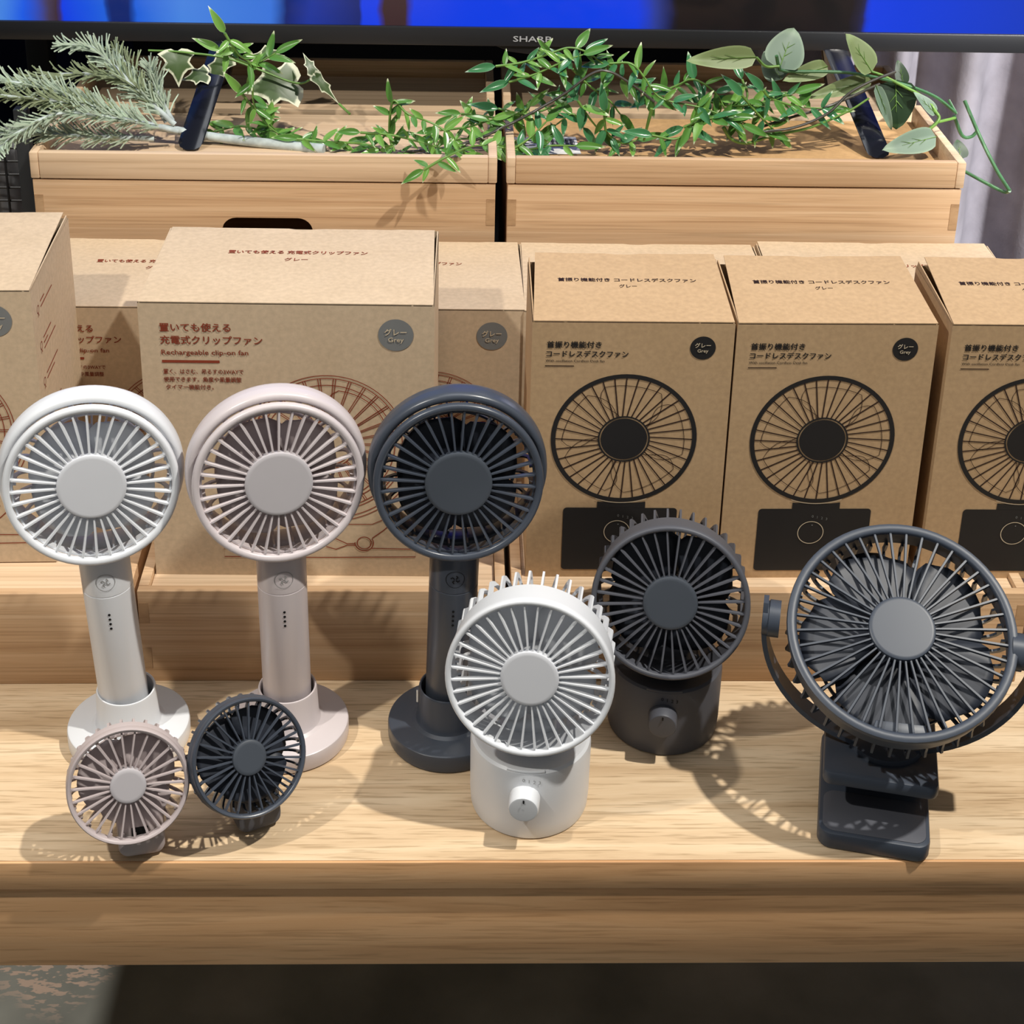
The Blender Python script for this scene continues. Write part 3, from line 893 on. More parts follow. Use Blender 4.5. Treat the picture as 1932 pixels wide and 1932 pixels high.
def handheld(label, x, y, yaw, lean, mat, capmat, blademat, iconmat, seammat, head_z=0.2095, head_y=-0.0135, fyaw=None):
    t = thing('handheld_fan', label, 'fan', (x, y, 0), rad(yaw), 'handheld fans standing on round charging bases')
    k = 'hh'
    obj('base_disc', cached(k + 'bd', lambda: lathe('base_disc', [(0, 0.0003), (0.0398, 0.0003), (0.0408, 0.0012), (0.0412, 0.003), (0.0413, 0.0118), (0.0408, 0.0133), (0.0398, 0.0140), (0, 0.0142)], 72)), mat, t)
    obj('cup', cached(k + 'cu', lambda: lathe('cup', [(0.0248, 0.0140), (0.0222, 0.0155), (0.0211, 0.0180), (0.0200, 0.0405), (0.0196, 0.0418), (0.0188, 0.0420), (0.0182, 0.0412), (0.0180, 0.030), (0.0180, 0.0150)], 56)), mat, t)
    L = RY(rad(lean))
    obj('handle', cached(k + 'ha', lambda: lathe('handle', [(0, 0.0145), (0.0158, 0.0145), (0.0163, 0.016), (0.0164, 0.1262), (0.0161, 0.1267), (0.0164, 0.1272), (0.0164, 0.150), (0.0150, 0.1545), (0, 0.1545)], 48, 20)), mat, t, L)
    obj('power_button', cached(k + 'ic', lambda: wrap_me(ICON, 0.0164, 0.1385)), iconmat, t, L)
    led = cached(k + 'led', lambda: disc_me('charge_light', 0.0009, 0, 0, 12))
    for i in range(4):
        obj('charge_light', led, HOLE, t, L @ T(-0.0005, -0.01665, 0.1135 - 0.0036 * i))
    # upright outer ring that carries the tilting head
    yz, yy = head_z + 0.0015, head_y + 0.0185
    Yk = L @ T(0, yy, yz) @ RX(PI / 2)
    pr = []
    for i in range(14):
        a = 2 * PI * i / 14
        ca, sa = math.cos(a), math.sin(a)
        pr.append((0.0548 + 0.0036 * math.copysign(abs(ca) ** 0.7, ca), 0.0088 * math.copysign(abs(sa) ** 0.8, sa)))
    pr.append(pr[0])
    obj('outer_ring', cached(k + 'yo', lambda: lathe('outer_ring', pr, 80, 60)), mat, t, Yk)
    H = L @ headM(0, head_y, head_z, 0.0, 7.0)
    fan_head(t, H, k, 0.0500 * 1.095, 0.0048, 36, 0.0217, 0.0019, 0.0030, 0.010, 24, 0.020, 0.0150, 4, mat, capmat, blademat, 0.0012, roll=rad(2), inset=0.0040)
    return t

handheld('white handheld fan in a round white charging base', -0.2606, 0.1171, 11, -2.8, WHITE_PL, WHITE_CAP, WHITE_PL, SEAM, SEAM)
handheld('mauve handheld fan in a round base between white and charcoal ones', -0.1515, 0.1195, 11, -0.4, MAUVE_PL, MAUVE_CAP, MAUVE_DEEP, SEAM, SEAM)
hd = handheld('charcoal handheld fan in a round dark base behind the white desk fan', -0.0418, 0.1205, 3, 1.4, DARK_PL, DARK_CAP, DARK_BLADE, HOLE, HOLE)
obj('care_label', box_me('care_label', -0.0006, 0.0006, -0.0001, 0.0001, 0, 0.010), STICKER, hd, T(-0.0212, -0.004, 0.031) @ RZ(rad(-20)))

def desk_fan(label, x, y, yaw, tilt, mat, capmat, blademat, digitmat):
    t = thing('desk_fan', label, 'fan', (x, y, 0), rad(yaw), 'cordless desk fans with a round dial base')
    k = 'df'
    obj('base', cached(k + 'ba', lambda: lathe('base', [(0, 0.0003), (0.0366, 0.0003), (0.0378, 0.0010), (0.0384, 0.003), (0.0390, 0.012), (0.0392, 0.0500), (0.0386, 0.0530), (0.0370, 0.0545), (0.0340, 0.0540), (0.0250, 0.0490), (0, 0.0470)], 72, 30)), mat, t)
    # lip under the head
    lip = []
    for i in range(13):
        a = -0.32 + 0.64 * i / 12
        lip.append((0.0375 * math.sin(a), -0.0375 * math.cos(a), 0.0538))
    obj('front_lip', cached(k + 'li', lambda: tube('front_lip', lip, 0.0022, 8, False, (0.5, 0.5))), mat, t)
    obj('dial_knob', cached(k + 'kn', lambda: lathe('dial_knob', [(0, 0), (0.0098, 0), (0.0096, 0.0105), (0.0090, 0.0114), (0.0080, 0.0116), (0, 0.0108)], 40)), mat, t, T(0, -0.0383, 0.0345) @ RX(PI / 2))
    obj('dial_mark', cached(k + 'dm', lambda: box_me('dial_mark', -0.0005, 0.0005, -0.0002, 0.0002, -0.0012, 0.0012)), HOLE, t, T(0, -0.0499, 0.0410))
    obj('dial_digits', cached(k + 'dd', lambda: arc_text('dial_digits', '0123', 0.0038, 0.0396, 0.0475, -0.02, 0.085)), digitmat, t)
    obj('neck', cached(k + 'ne', lambda: box_me('neck', -0.016, 0.016, -0.016, 0.014, 0.044, 0.074, 0.004, 3)), mat, t)
    H = headM(0, -0.0300, 0.1195, 0, tilt)
    fan_head(t, H, k, 0.0528, 0.0038, 36, 0.0182, 0.0017, 0.0032, 0.0250, 36, 0.0270, 0.0150, 4, mat, capmat, blademat, 0.0008, 0.0036, 0.0014, flare=-0.0012, roll=rad(1))
    return t

desk_fan('white desk fan with dial knob, nearest the middle of the table', 0.0126, 0.0573, -7, 10, WHITE_PL, WHITE_CAP, WHITE_PL, SEAM)
desk_fan('charcoal desk fan with dial knob standing behind the white one', 0.1092, 0.1352, -8, 16, DARK_MATTE, DARK_CAP, DARK_BLADE, HOLE)

def mini_fan(label, x, y, yaw, hx, hy, hz, hyaw, tilt, mat, capmat, footmat, blademat):
    t = thing('mini_fan', label, 'fan', (x, y, 0), rad(yaw), 'small folded mini fans at the front of the table')
    k = 'mf'
    # folded handle used as a foot
    obj('foot', cached(k + 'fo', lambda: prism('foot', rrect(-0.0145, 0.0145, 0.0004, 0.044, 0.0065, 6), -0.010, 0.010, 0.003)), footmat, t, RX(rad(-6)) @ T(0, 0, 0.0012))
    obj('port', cached(k + 'po', lambda: box_me('port', -0.0050, 0.0050, -0.0004, 0.0004, -0.0028, 0.0028)), HOLE, t, RX(rad(-6)) @ T(-0.0005, -0.0100, 0.0205))
    obj('hinge', cached(k + 'hi', lambda: lathe('hinge', [(0, -0.012), (0.0062, -0.012), (0.0066, -0.011), (0.0066, 0.011), (0.0062, 0.012), (0, 0.012)], 24)), footmat, t, T(0, 0.001, 0.043) @ RY(PI / 2))
    inv = (T(x, y, 0) @ RZ(rad(yaw))).inverted()
    H = inv @ headM(hx, hy, hz, hyaw, tilt)
    fan_head(t, H, k, 0.0370, 0.0030, 26, 0.0110, 0.0015, 0.0020, 0.0085, 30, 0.0130, 0.0120, 3, mat, capmat, blademat, 0.0006, 0.0026, 0.0014, roll=rad(3), flare=0.0008)
    return t

mini_fan('small mauve mini fan at the front left, below the white fan', -0.2330, 0.0125, 12, -0.2365, 0.0035, 0.0573, 12, 18, MAUVE_DEEP, MAUVE_CAP, MAUVE_DEEP, MAUVE_DEEP)
mini_fan('small charcoal mini fan leaning against the mauve round base', -0.1640, 0.0345, 26, -0.1645, 0.0230, 0.0625, 28, 27, DARK_PL, DARK_CAP, DARK_MATTE, DARK_BLADE)

# clip fan
t = thing('clip_fan', 'large charcoal clip fan with round head, lying on its clip at the right', 'fan', (0.2380, 0.0435, 0), rad(-13))
jaw = prism('lower_jaw', rrect(-0.0352, 0.0352, -0.040, 0.062, 0.009, 6), 0, 0.0125, 0.0022)
for v in jaw.vertices: v.co = Vector((v.co.x, v.co.z, v.co.y))
jaw.flip_normals()
lj = obj('lower_jaw', jaw, DARK_SATIN, t, T(0, 0, 0.0004))
pad = prism('grip_pad', rrect(-0.0325, 0.0325, -0.037, 0.000, 0.008, 6), 0.0122, 0.0131, 0.0004)
for v in pad.vertices: v.co = Vector((v.co.x, v.co.z, v.co.y))
pad.flip_normals()
obj('grip_pad', pad, DARK_MATTE, lj)
up = prism('upper_jaw', rrect(-0.0362, 0.0362, -0.047, 0.036, 0.006, 6), 0, 0.0095, 0.0022)
for v in up.vertices: v.co = Vector((v.co.x, v.co.z, v.co.y))
up.flip_normals()
uj = obj('upper_jaw', up, DARK_SATIN, t, T(0.001, 0.0225, 0.0350) @ RX(rad(-3)))
th = box_me('grip_tooth', -0.0016, 0.0016, -0.005, 0.005, -0.009, 0.0)
for i in range(11):
    obj('grip_tooth', th, HOLE, uj, T(-0.025 + 0.005 * i, -0.028, 0.0005))
obj('hinge_block', box_me('hinge_block', -0.0335, 0.0335, 0.014, 0.060, 0.0130, 0.0355, 0.003), DARK_MATTE, t)
obj('turntable', lathe('turntable', [(0, 0), (0.0245, 0), (0.0250, 0.0012), (0.0240, 0.0060), (0.0140, 0.0095), (0, 0.0100)], 48), DARK_PL, t, T(0.0036, 0.0165, 0.0432))
PV = Vector((0.0036, 0.0131, 0.1315))     # pivot axis height
RB = 0.0832
ys, prof = [], []
for i in range(41):
    a = rad(180 + 180 * i / 40)
    prof.append((RB * math.cos(a), RB * math.sin(a)))
prof = [(-RB, 0.014), (-RB, 0.007)] + prof + [(RB, 0.007), (RB, 0.014)]
v, f = [], []
n = len(prof)
for i, (px_, pz_) in enumerate(prof):
    a = prof[max(0, i - 1)]; b = prof[min(n - 1, i + 1)]
    dx, dz = b[0] - a[0], b[1] - a[1]; l = math.hypot(dx, dz); nx, nz = -dz / l, dx / l
    w = 0.0075 if 0 < i < n - 1 else 0.0045
    for sy, sn in ((-w, 0), (w, 0), (w, 1), (-w, 1)):
        v.append((px_ - nx * 0.0032 * sn, sy, pz_ - nz * 0.0032 * sn))
for i in range(n - 1):
    for q in range(4):
        r_ = (q + 1) % 4
        f.append((4 * i + q, 4 * i + r_, 4 * i + 4 + r_, 4 * i + 4 + q))
f += [(0, 1, 2, 3), (4 * n - 4, 4 * n - 3, 4 * n - 2, 4 * n - 1)]
obj('yoke', me_from('yoke', v, f, True, 35), DARK_SATIN, t, T(PV.x, PV.y, PV.z))
pk = lathe('pivot', [(0, 0), (0.0108, 0), (0.0108, 0.0035), (0.0118, 0.0040), (0.0118, 0.0110), (0, 0.0110)], 32)
obj('pivot', pk, DARK_SATIN, t, T(-RB + 0.0006, PV.y, PV.z) @ RY(PI / 2))
obj('pivot', pk, DARK_SATIN, t, T(RB - 0.0006, PV.y, PV.z) @ RY(-PI / 2))
H = T(PV.x, PV.y, PV.z) @ RZ(rad(3)) @ RX(rad(90 - 57)) @ T(0, 0, 0.011)
fan_head(t, H, 'cf', 0.0715, 0.0062, 40, 0.0208, 0.0020, 0.0018, 0.020, 40, 0.020, 0.0200, 5, DARK_SATIN, DARK_SATIN, DARK_BLADE, 0.0030, 0.0036, 0.0016, flare=-0.002, roll=rad(2))
tabm = prism('latch_tab', [(-0.017, -0.0655), (0.017, -0.0655), (0.0150, -0.0580), (-0.0150, -0.0580)], 0.0036, 0.0056, 0.0004)
obj('latch_tab', tabm, DARK_SATIN, t, H @ RX(-PI / 2) @ T(0, 0, 0))

# ------------------------------------------------------------------ television
TVY = 0.640
tv = thing('television', 'large black flat television glowing blue above the bamboo boxes', 'television', (0, TVY, 0.275))
zb = 0.342 - 0.275
obj('bezel', box_me('bezel', -0.62, 0.62, 0.0, 0.030, zb, zb + 0.0175, 0.0012), TV_BLACK, tv)
obj('bezel_side', box_me('bezel_side', -0.62, -0.606, 0.0, 0.030, zb + 0.0176, zb + 0.72, 0.001), TV_BLACK, tv)
obj('bezel_side', box_me('bezel_side', 0.606, 0.62, 0.0, 0.030, zb + 0.0176, zb + 0.72, 0.001), TV_BLACK, tv)
obj('bezel_top', box_me('bezel_top', -0.606, 0.606, 0.0, 0.030, zb + 0.706, zb + 0.72, 0.001), TV_BLACK, tv)
obj('screen', box_me('screen', -0.606, 0.606, 0.003, 0.006, zb + 0.0176, zb + 0.706), SCREEN, tv)
obj('back_shell', box_me('back_shell', -0.60, 0.60, 0.030, 0.075, zb + 0.004, zb + 0.70, 0.006), TV_BLACK, tv)
obj('sensor_bulge', prism('sensor_bulge', [(-0.008, zb), (0.006, zb - 0.006), (0.022, zb - 0.008), (0.045, zb - 0.008), (0.06, zb - 0.006), (0.074, zb)], 0.004, 0.024, 0.0008), TV_BLACK, tv)
obj('logo', text_me('logo', 'SHARP', 0.0074, 0.02, 'LEFT', width=0.0345), TV_LOGO, tv, T(0.0090, -0.0004, zb + 0.0050))
for sx, fx in ((-0.2500, -0.2712), (0.3020, 0.3290)):
    for fy in (-0.0920, 0.085):
        pts = [(sx, 0.012, zb + 0.004), (sx + (fx - sx) * 0.5, 0.012 + (fy - 0.012) * 0.5, zb * 0.5 + 0.002), (fx, fy, 0.0)]
        vv, ff = [], []
        for p in pts:
            w = 0.0108
            for q in range(10):
                a = 2 * PI * q / 10
                vv.append((p[0] + w * math.cos(a), p[1] + 0.0085 * math.sin(a), p[2] + 0.0045 * math.sin(a)))
        for i in range(2):
            for q in range(10):
                r_ = (q + 1) % 10
                ff.append((10 * i + q, 10 * i + r_, 10 * i + 10 + r_, 10 * i + 10 + q))
        ff += [tuple(range(10)), tuple(range(20, 30))]
        zlow = min(q[2] for q in vv)
        obj('leg', me_from('leg', vv, ff, True, 50), TV_GLOSS, tv, T(0, 0, 0.0003 - zlow))

# price label with bar code lying in the right tray
lb = thing('barcode_label', 'white barcode label lying in the right tray under the vine', 'label', (0.039, 0.566, BB_H + 0.0012 + 0.0067), rad(3))
obj('paper', box_me('paper', -0.028, 0.028, -0.022, 0.022, 0.0, 0.0004), STICKER, lb)
L = []
for i in range(16):
    x = 0.004 + 0.0014 * i
    L.append(([(x, -0.004), (x, 0.016)], 0.0005 + 0.0004 * ((i * 5) % 3), False))
for i in range(3): L.append(([(-0.022, 0.012 - 0.006 * i), (-0.004 - 0.003 * i, 0.012 - 0.006 * i)], 0.0016, False))
bc = strips('barcode', L)
for v_ in bc.vertices: v_.co = Vector((v_.co.x, v_.co.z, 0.0006))
obj('barcode', bc, BLACK_INK, lb)

# ------------------------------------------------------------------ background: curtain, navy cloth, wire rack
def drape(name, x0, x1, y, z0, z1, folds, depth, seed, thick=0.004):
    rnd = random.Random(seed)
    n = folds * 16
    prof = []
    ph = 0
    for i in range(n + 1):
        u = i / n
        s = math.sin(2 * PI * folds * u + 0.8 * math.sin(2 * PI * u * 2.3 + seed))
        prof.append((x0 + (x1 - x0) * u, y - depth * (abs(s) ** 0.75) * (1 if s > 0 else -1)))
    verts, faces = [], []
    nz = 10
    for j in range(nz + 1):
        z = z0 + (z1 - z0) * j / nz
        for i, (x, yy) in enumerate(prof):
            verts.append((x + 0.006 * math.sin(j * 0.7 + i * 0.05), yy + 0.004 * math.sin(j * 0.9 + i * 0.11), z))
    for j in range(nz):
        for i in range(n):
            a = j * (n + 1) + i
            faces.append((a, a + 1, a + n + 2, a + n + 1))
    me = bpy.data.meshes.new(name); me.from_pydata(verts, [], faces); soften(me, 80)
    return me
cu = tag(obj('curtain', drape('curtain', 0.27, 1.05, 0.98, FLOOR_Z + 0.002, 1.3, 9, 0.030, 3), CURTAIN), 'grey velvet curtain hanging in folds behind the right bamboo box', 'curtain')
s = cu.modifiers.new('thickness', 'SOLIDIFY'); s.thickness = 0.003
nv = tag(obj('navy_drape', drape('navy_drape', -1.0, -0.42, 1.02, FLOOR_Z + 0.002, 1.2, 6, 0.02, 5), NAVY), 'dark navy cloth hanging behind the frosted pine at the left', 'cloth')
s = nv.modifiers.new('thickness', 'SOLIDIFY'); s.thickness = 0.003
po = tag(obj('steel_post', box_me('steel_post', -0.492, -0.468, 0.86, 0.89, FLOOR_Z, 1.1, 0.002), RACK_POST), 'dark grey steel post in front of the navy cloth', 'post')
rk = thing('wire_rack', 'black wire mesh rack panel beside the left bamboo box', 'rack', (-0.42, 0.575, 0.0))
obj('rack_post', box_me('rack_post', -0.008, 0.004, -0.006, 0.006, 0.0003, 0.30, 0.001), RACK_POST, rk)
hw = tube('rack_wire', [(-0.33, 0, 0), (-0.008, 0, 0)], 0.0011, 6)
for i in range(22): obj('rack_wire', hw, METAL_BLACK, rk, T(0, 0, 0.012 + 0.0125 * i))
vw = tube('rack_wire', [(0, -0.002, 0.0015), (0, -0.002, 0.28)], 0.0011, 6)
for i in range(18): obj('rack_wire', vw, METAL_BLACK, rk, T(-0.020 - 0.0130 * i, 0, 0))
pb = obj('poly_sheet', drape('poly_sheet', -0.75, -0.425, 0.63, 0.003, 0.262, 5, 0.010, 11), POLY)
tag(pb, 'crumpled grey plastic sheet behind the wire rack', 'sheet')
s = pb.modifiers.new('thickness', 'SOLIDIFY'); s.thickness = 0.0015

# ------------------------------------------------------------------ artificial plants
VINE1 = {"a":[[-0.2379,0.55,0.3774],[-0.2331,0.5514,0.3677],[-0.2265,0.5529,0.3571],[-0.2168,0.5543,0.3469],[-0.2168,0.5557,0.3154],[-0.2098,0.5571,0.298],[-0.1944,0.5586,0.283],[-0.1785,0.56,0.2778]],
 "b":[[-0.2433,0.555,0.3604],[-0.2279,0.555,0.3526],[-0.2145,0.555,0.349],[-0.1961,0.555,0.3587]],
 "c":[[-0.2537,0.57,0.2817],[-0.2326,0.57,0.2869],[-0.2141,0.57,0.2836],[-0.1957,0.57,0.2774]],
 "d":[[-0.2269,0.555,0.3227],[-0.217,0.5625,0.3058],[-0.2002,0.57,0.2838]]}
VINE2 = {"a":[[-0.1797,0.55,0.2829],[-0.1521,0.5492,0.2806],[-0.1199,0.5483,0.2793],[-0.0939,0.5329,0.2755],[-0.0645,0.5467,0.2767],[-0.0369,0.5458,0.2862],[-0.0046,0.545,0.2839]],
 "b":[[-0.094,0.5356,0.2755],[-0.0988,0.542,0.2926],[-0.0953,0.539,0.3225],[-0.0825,0.536,0.3118],[-0.0552,0.533,0.3012],[-0.0322,0.53,0.2783]],
 "c":[[-0.1238,0.54,0.293],[-0.0963,0.5367,0.2921],[-0.0688,0.5333,0.2864],[-0.0459,0.53,0.2806]],
 "d":[[-0.0674,0.476,0.2838],[-0.0456,0.484,0.2942],[-0.0233,0.52,0.2894],[0.0043,0.53,0.2836]],
 "e":[[-0.0371,0.56,0.3041],[-0.014,0.56,0.302],[0.0092,0.56,0.2999],[0.0229,0.56,0.3122]],
 "f":[[-0.0554,0.55,0.2927],[-0.0324,0.55,0.2955],[-0.0095,0.55,0.3031]]}
VINE3 = {"a":[[-0.008,0.55,0.3511],[0.0147,0.5514,0.3543],[0.0395,0.5529,0.3627],[0.0553,0.5543,0.3672],[0.0716,0.5557,0.3623],[0.0906,0.5571,0.3478],[0.1049,0.5586,0.338],[0.1289,0.56,0.3234]],
 "b":[[0.0035,0.545,0.3386],[0.0261,0.5467,0.3455],[0.0508,0.5483,0.3571],[0.0666,0.55,0.3625]],
 "c":[[0.0902,0.555,0.3533],[0.1082,0.5525,0.3543],[0.1199,0.55,0.3433],[0.1296,0.5475,0.3299],[0.1411,0.545,0.3237],[0.1733,0.5425,0.3177],[0.2062,0.54,0.3045]],
 "d":[[-0.005,0.555,0.3111],[0.023,0.56,0.3049],[0.0508,0.565,0.3158],[0.06,0.57,0.3265]],
 "e":[[0.1325,0.57,0.3201],[0.1523,0.566,0.3314],[0.1654,0.562,0.3377],[0.1841,0.558,0.3272],[0.1988,0.554,0.3068],[0.2269,0.55,0.2963]],
 "f":[[0.224,0.55,0.3328],[0.2322,0.5533,0.3245],[0.2544,0.5567,0.3164],[0.2833,0.56,0.3132]],
 "g":[[0.2051,0.545,0.3293],[0.2207,0.5475,0.3118],[0.2362,0.55,0.2965]],
 "h":[[0.1556,0.54,0.3014],[0.1736,0.54,0.3089],[0.1919,0.54,0.3106]],
 "j":[[0.0865,0.545,0.3133],[0.0898,0.5467,0.2933],[0.1043,0.5483,0.2831],[0.116,0.55,0.2851]],
 "k":[[0.0021,0.53,0.2787],[0.0226,0.5375,0.2909],[0.0364,0.545,0.303]],
 "l":[[0.0161,0.54,0.2777],[0.0413,0.54,0.2829],[0.0621,0.54,0.2831]],
 "n":[[0.0636,0.55,0.321],[0.0733,0.55,0.3066],[0.0831,0.55,0.2945]],
 "o":[[0.0587,0.56,0.3465],[0.073,0.56,0.3323],[0.0921,0.56,0.318],[0.1019,0.56,0.306]],
 "p":[[0.1756,0.56,0.3191],[0.2038,0.56,0.3146],[0.2314,0.56,0.3199],[0.254,0.56,0.3275]],
 "q":[[0.0691,0.55,0.2968],[0.0594,0.55,0.3088],[0.0459,0.55,0.2989]],
 "r":[[0.1278,0.535,0.2955],[0.149,0.5375,0.2915],[0.1649,0.54,0.3015]],
 "s":[[0.2093,0.575,0.3342],[0.2138,0.5675,0.322],[0.2067,0.56,0.3073]]}
BARE3 = {"i":[[0.191,0.545,0.3001],[0.1991,0.5467,0.2888],[0.2136,0.5483,0.2845],[0.2366,0.55,0.2915],[0.269,0.5517,0.2987],[0.3006,0.5533,0.3133],[0.3184,0.555,0.3251]],
 "m":[[0.1271,0.54,0.318],[0.1245,0.5425,0.3025],[0.1224,0.545,0.287]]}
WIRES = {"w1":[[-0.1144,0.5322,0.2755],[-0.0414,0.5407,0.2816],[0.0042,0.5414,0.3014],[0.0492,0.5421,0.3282],[0.0735,0.5429,0.3473],[0.0894,0.5436,0.3497],[0.1129,0.5443,0.3355],[0.1297,0.545,0.3226]],
 "w2":[[0.3404,0.56,0.348],[0.3174,0.557,0.339],[0.2992,0.554,0.3286],[0.2817,0.551,0.3114],[0.2542,0.548,0.2998],[0.2215,0.545,0.2956]],
 "w3":[[0.3303,0.57,0.3335],[0.3023,0.565,0.3216],[0.2786,0.56,0.3132],[0.2458,0.555,0.3046],[0.2176,0.55,0.2962]]}
POTHOS_STEMS = {"a":[[0.235,0.56,0.3609],[0.2386,0.5625,0.3506],[0.2464,0.565,0.3456],[0.3006,0.5675,0.3441],[0.3442,0.57,0.3352],[0.3792,0.5725,0.3226],[0.4023,0.575,0.3062]],
 "b":[[0.3393,0.57,0.3375],[0.3677,0.565,0.3239],[0.3796,0.56,0.312],[0.3814,0.555,0.3049],[0.3653,0.55,0.2917]],
 "c":[[0.4029,0.575,0.3012],[0.3831,0.56,0.3022]],
 "d":[[0.4012,0.575,0.3032],[0.4107,0.575,0.2848],[0.419,0.575,0.2834],[0.4249,0.575,0.29]],
 "e":[[0.409,0.575,0.3172],[0.4193,0.55,0.2914],[0.4287,0.525,0.2711],[0.434,0.5,0.2613]],
 "f":[[0.434,0.5,0.2613],[0.4319,0.5067,0.2576],[0.417,0.5133,0.2632],[0.3993,0.52,0.2712]],
 "g":[[0.2167,0.555,0.3607],[0.226,0.5575,0.352],[0.2381,0.56,0.3514]],
 "h":[[0.3221,0.57,0.3446],[0.3318,0.57,0.3413],[0.3417,0.57,0.3366]],
 "k":[[0.3962,0.58,0.3164],[0.4034,0.575,0.3047]]}
POTHOS_LEAVES = [[[0.2157,0.55,0.3622],[0.1555,0.54,0.3626],0.0205,"pale"],[[0.2393,0.565,0.3474],[0.2541,0.585,0.3801],0.0346,"grey"],[[0.2434,0.57,0.3362],[0.2288,0.585,0.3581],0.0242,"grey"],[[0.3208,0.565,0.3457],[0.2968,0.565,0.3807],0.025,"pale"],[[0.2852,0.58,0.3458],[0.2446,0.56,0.3394],0.0168,"pale"],[[0.3256,0.58,0.3332],[0.2669,0.56,0.3242],0.0159,"pale"],[[0.3453,0.575,0.336],[0.3472,0.56,0.2948],0.0364,"deep"],[[0.324,0.56,0.3357],[0.3431,0.555,0.2956],0.0111,"grey"],[[0.3804,0.56,0.3091],[0.3596,0.56,0.3303],0.0121,"grey"],[[0.3798,0.55,0.2919],[0.331,0.53,0.2872],0.0223,"grey"],[[0.36,0.6,0.3232],[0.3553,0.61,0.3439],0.0124,"deep"],[[0.4203,0.6,0.2528],[0.4191,0.61,0.2688],0.0165,"deep"]]
IVY_LEAVES = [[[-0.2884,0.6,0.3453],[-0.2852,0.585,0.3174],0.029],[[-0.2628,0.605,0.3231],[-0.2866,0.6,0.3194],0.0179],[[-0.184,0.605,0.3163],[-0.2364,0.59,0.3125],0.0397],[[-0.1673,0.59,0.3291],[-0.1443,0.575,0.3069],0.0103],[[-0.1673,0.59,0.3291],[-0.1771,0.6,0.3464],0.0103],[[-0.2098,0.61,0.3361],[-0.2123,0.615,0.3483],0.0274],[[-0.2457,0.615,0.3375],[-0.2667,0.605,0.3107],0.0189]]
IVY_STEMS = {"a":[[-0.313,0.6,0.3459],[-0.285,0.599,0.3452],[-0.2479,0.598,0.3411],[-0.2202,0.597,0.3321],[-0.1831,0.596,0.3187],[-0.1655,0.595,0.3261]],
 "b":[[-0.1443,0.575,0.3069],[-0.1341,0.56,0.3029]]}
PINE_SPRIGS = {"p1":[[-0.2825,0.55,0.2884],[-0.3253,0.53,0.3059],[-0.3735,0.51,0.3169],[-0.4092,0.49,0.3025],[-0.4186,0.47,0.2948]],
 "p2":[[-0.2982,0.55,0.2921],[-0.3476,0.5333,0.3164],[-0.3864,0.5167,0.3378],[-0.4289,0.5,0.3504]],
 "p3":[[-0.3025,0.545,0.2831],[-0.3489,0.53,0.2898],[-0.3984,0.515,0.2974],[-0.4335,0.5,0.3042]],
 "p4":[[-0.2863,0.56,0.2912],[-0.3129,0.5637,0.3162],[-0.3391,0.5675,0.3435],[-0.357,0.5713,0.3573],[-0.3827,0.575,0.3577]],
 "p5":[[-0.2958,0.565,0.2991],[-0.3301,0.5633,0.3306],[-0.3747,0.5617,0.3353],[-0.4154,0.56,0.3305]],
 "p6":[[-0.2893,0.565,0.2928],[-0.3011,0.57,0.3168],[-0.3071,0.575,0.3392]],
 "p7":[[-0.3193,0.545,0.3042],[-0.3701,0.5175,0.3251],[-0.4229,0.49,0.34]],
 "p8":[[-0.2949,0.57,0.29],[-0.3172,0.5775,0.3238],[-0.3397,0.585,0.3515]]}
PINE_STEM = [[-0.1554,0.5428,0.2755],[-0.1799,0.55,0.2755],[-0.2172,0.555,0.2776],[-0.2546,0.56,0.2803],[-0.2843,0.56,0.2858],[-0.3002,0.56,0.2885]]


def leaf_me(name, shape, nl=8, nw=4, fold=0.12, curl=0.15, edge=0.7):
    """leaf in local space: base at the origin, tip at y = 1, half width from shape(u), faces +z; 'rim' attribute is 0 inside and 1 at the edge"""
    verts, faces, rim = [], [], []
    for i in range(nl + 1):
        u = i / nl
        w = shape(u)
        for j in range(nw + 1):
            s = 2 * j / nw - 1
            verts.append((w * s, u, fold * abs(s) * w - curl * u * u + 0.02 * math.sin(5 * u) * s))
            rim.append(max(edge * abs(s) ** 3, 1.1 * max(0, (u - 0.5) / 0.5) ** 1.6))
    for i in range(nl):
        for j in range(nw):
            a = i * (nw + 1) + j
            faces.append((a, a + 1, a + nw + 2, a + nw + 1))
    me = bpy.data.meshes.new(name); me.from_pydata(verts, [], faces)
    at = me.attributes.new('rim', 'FLOAT', 'POINT')
    at.data.foreach_set('value', rim)
    soften(me, 80)
    return me

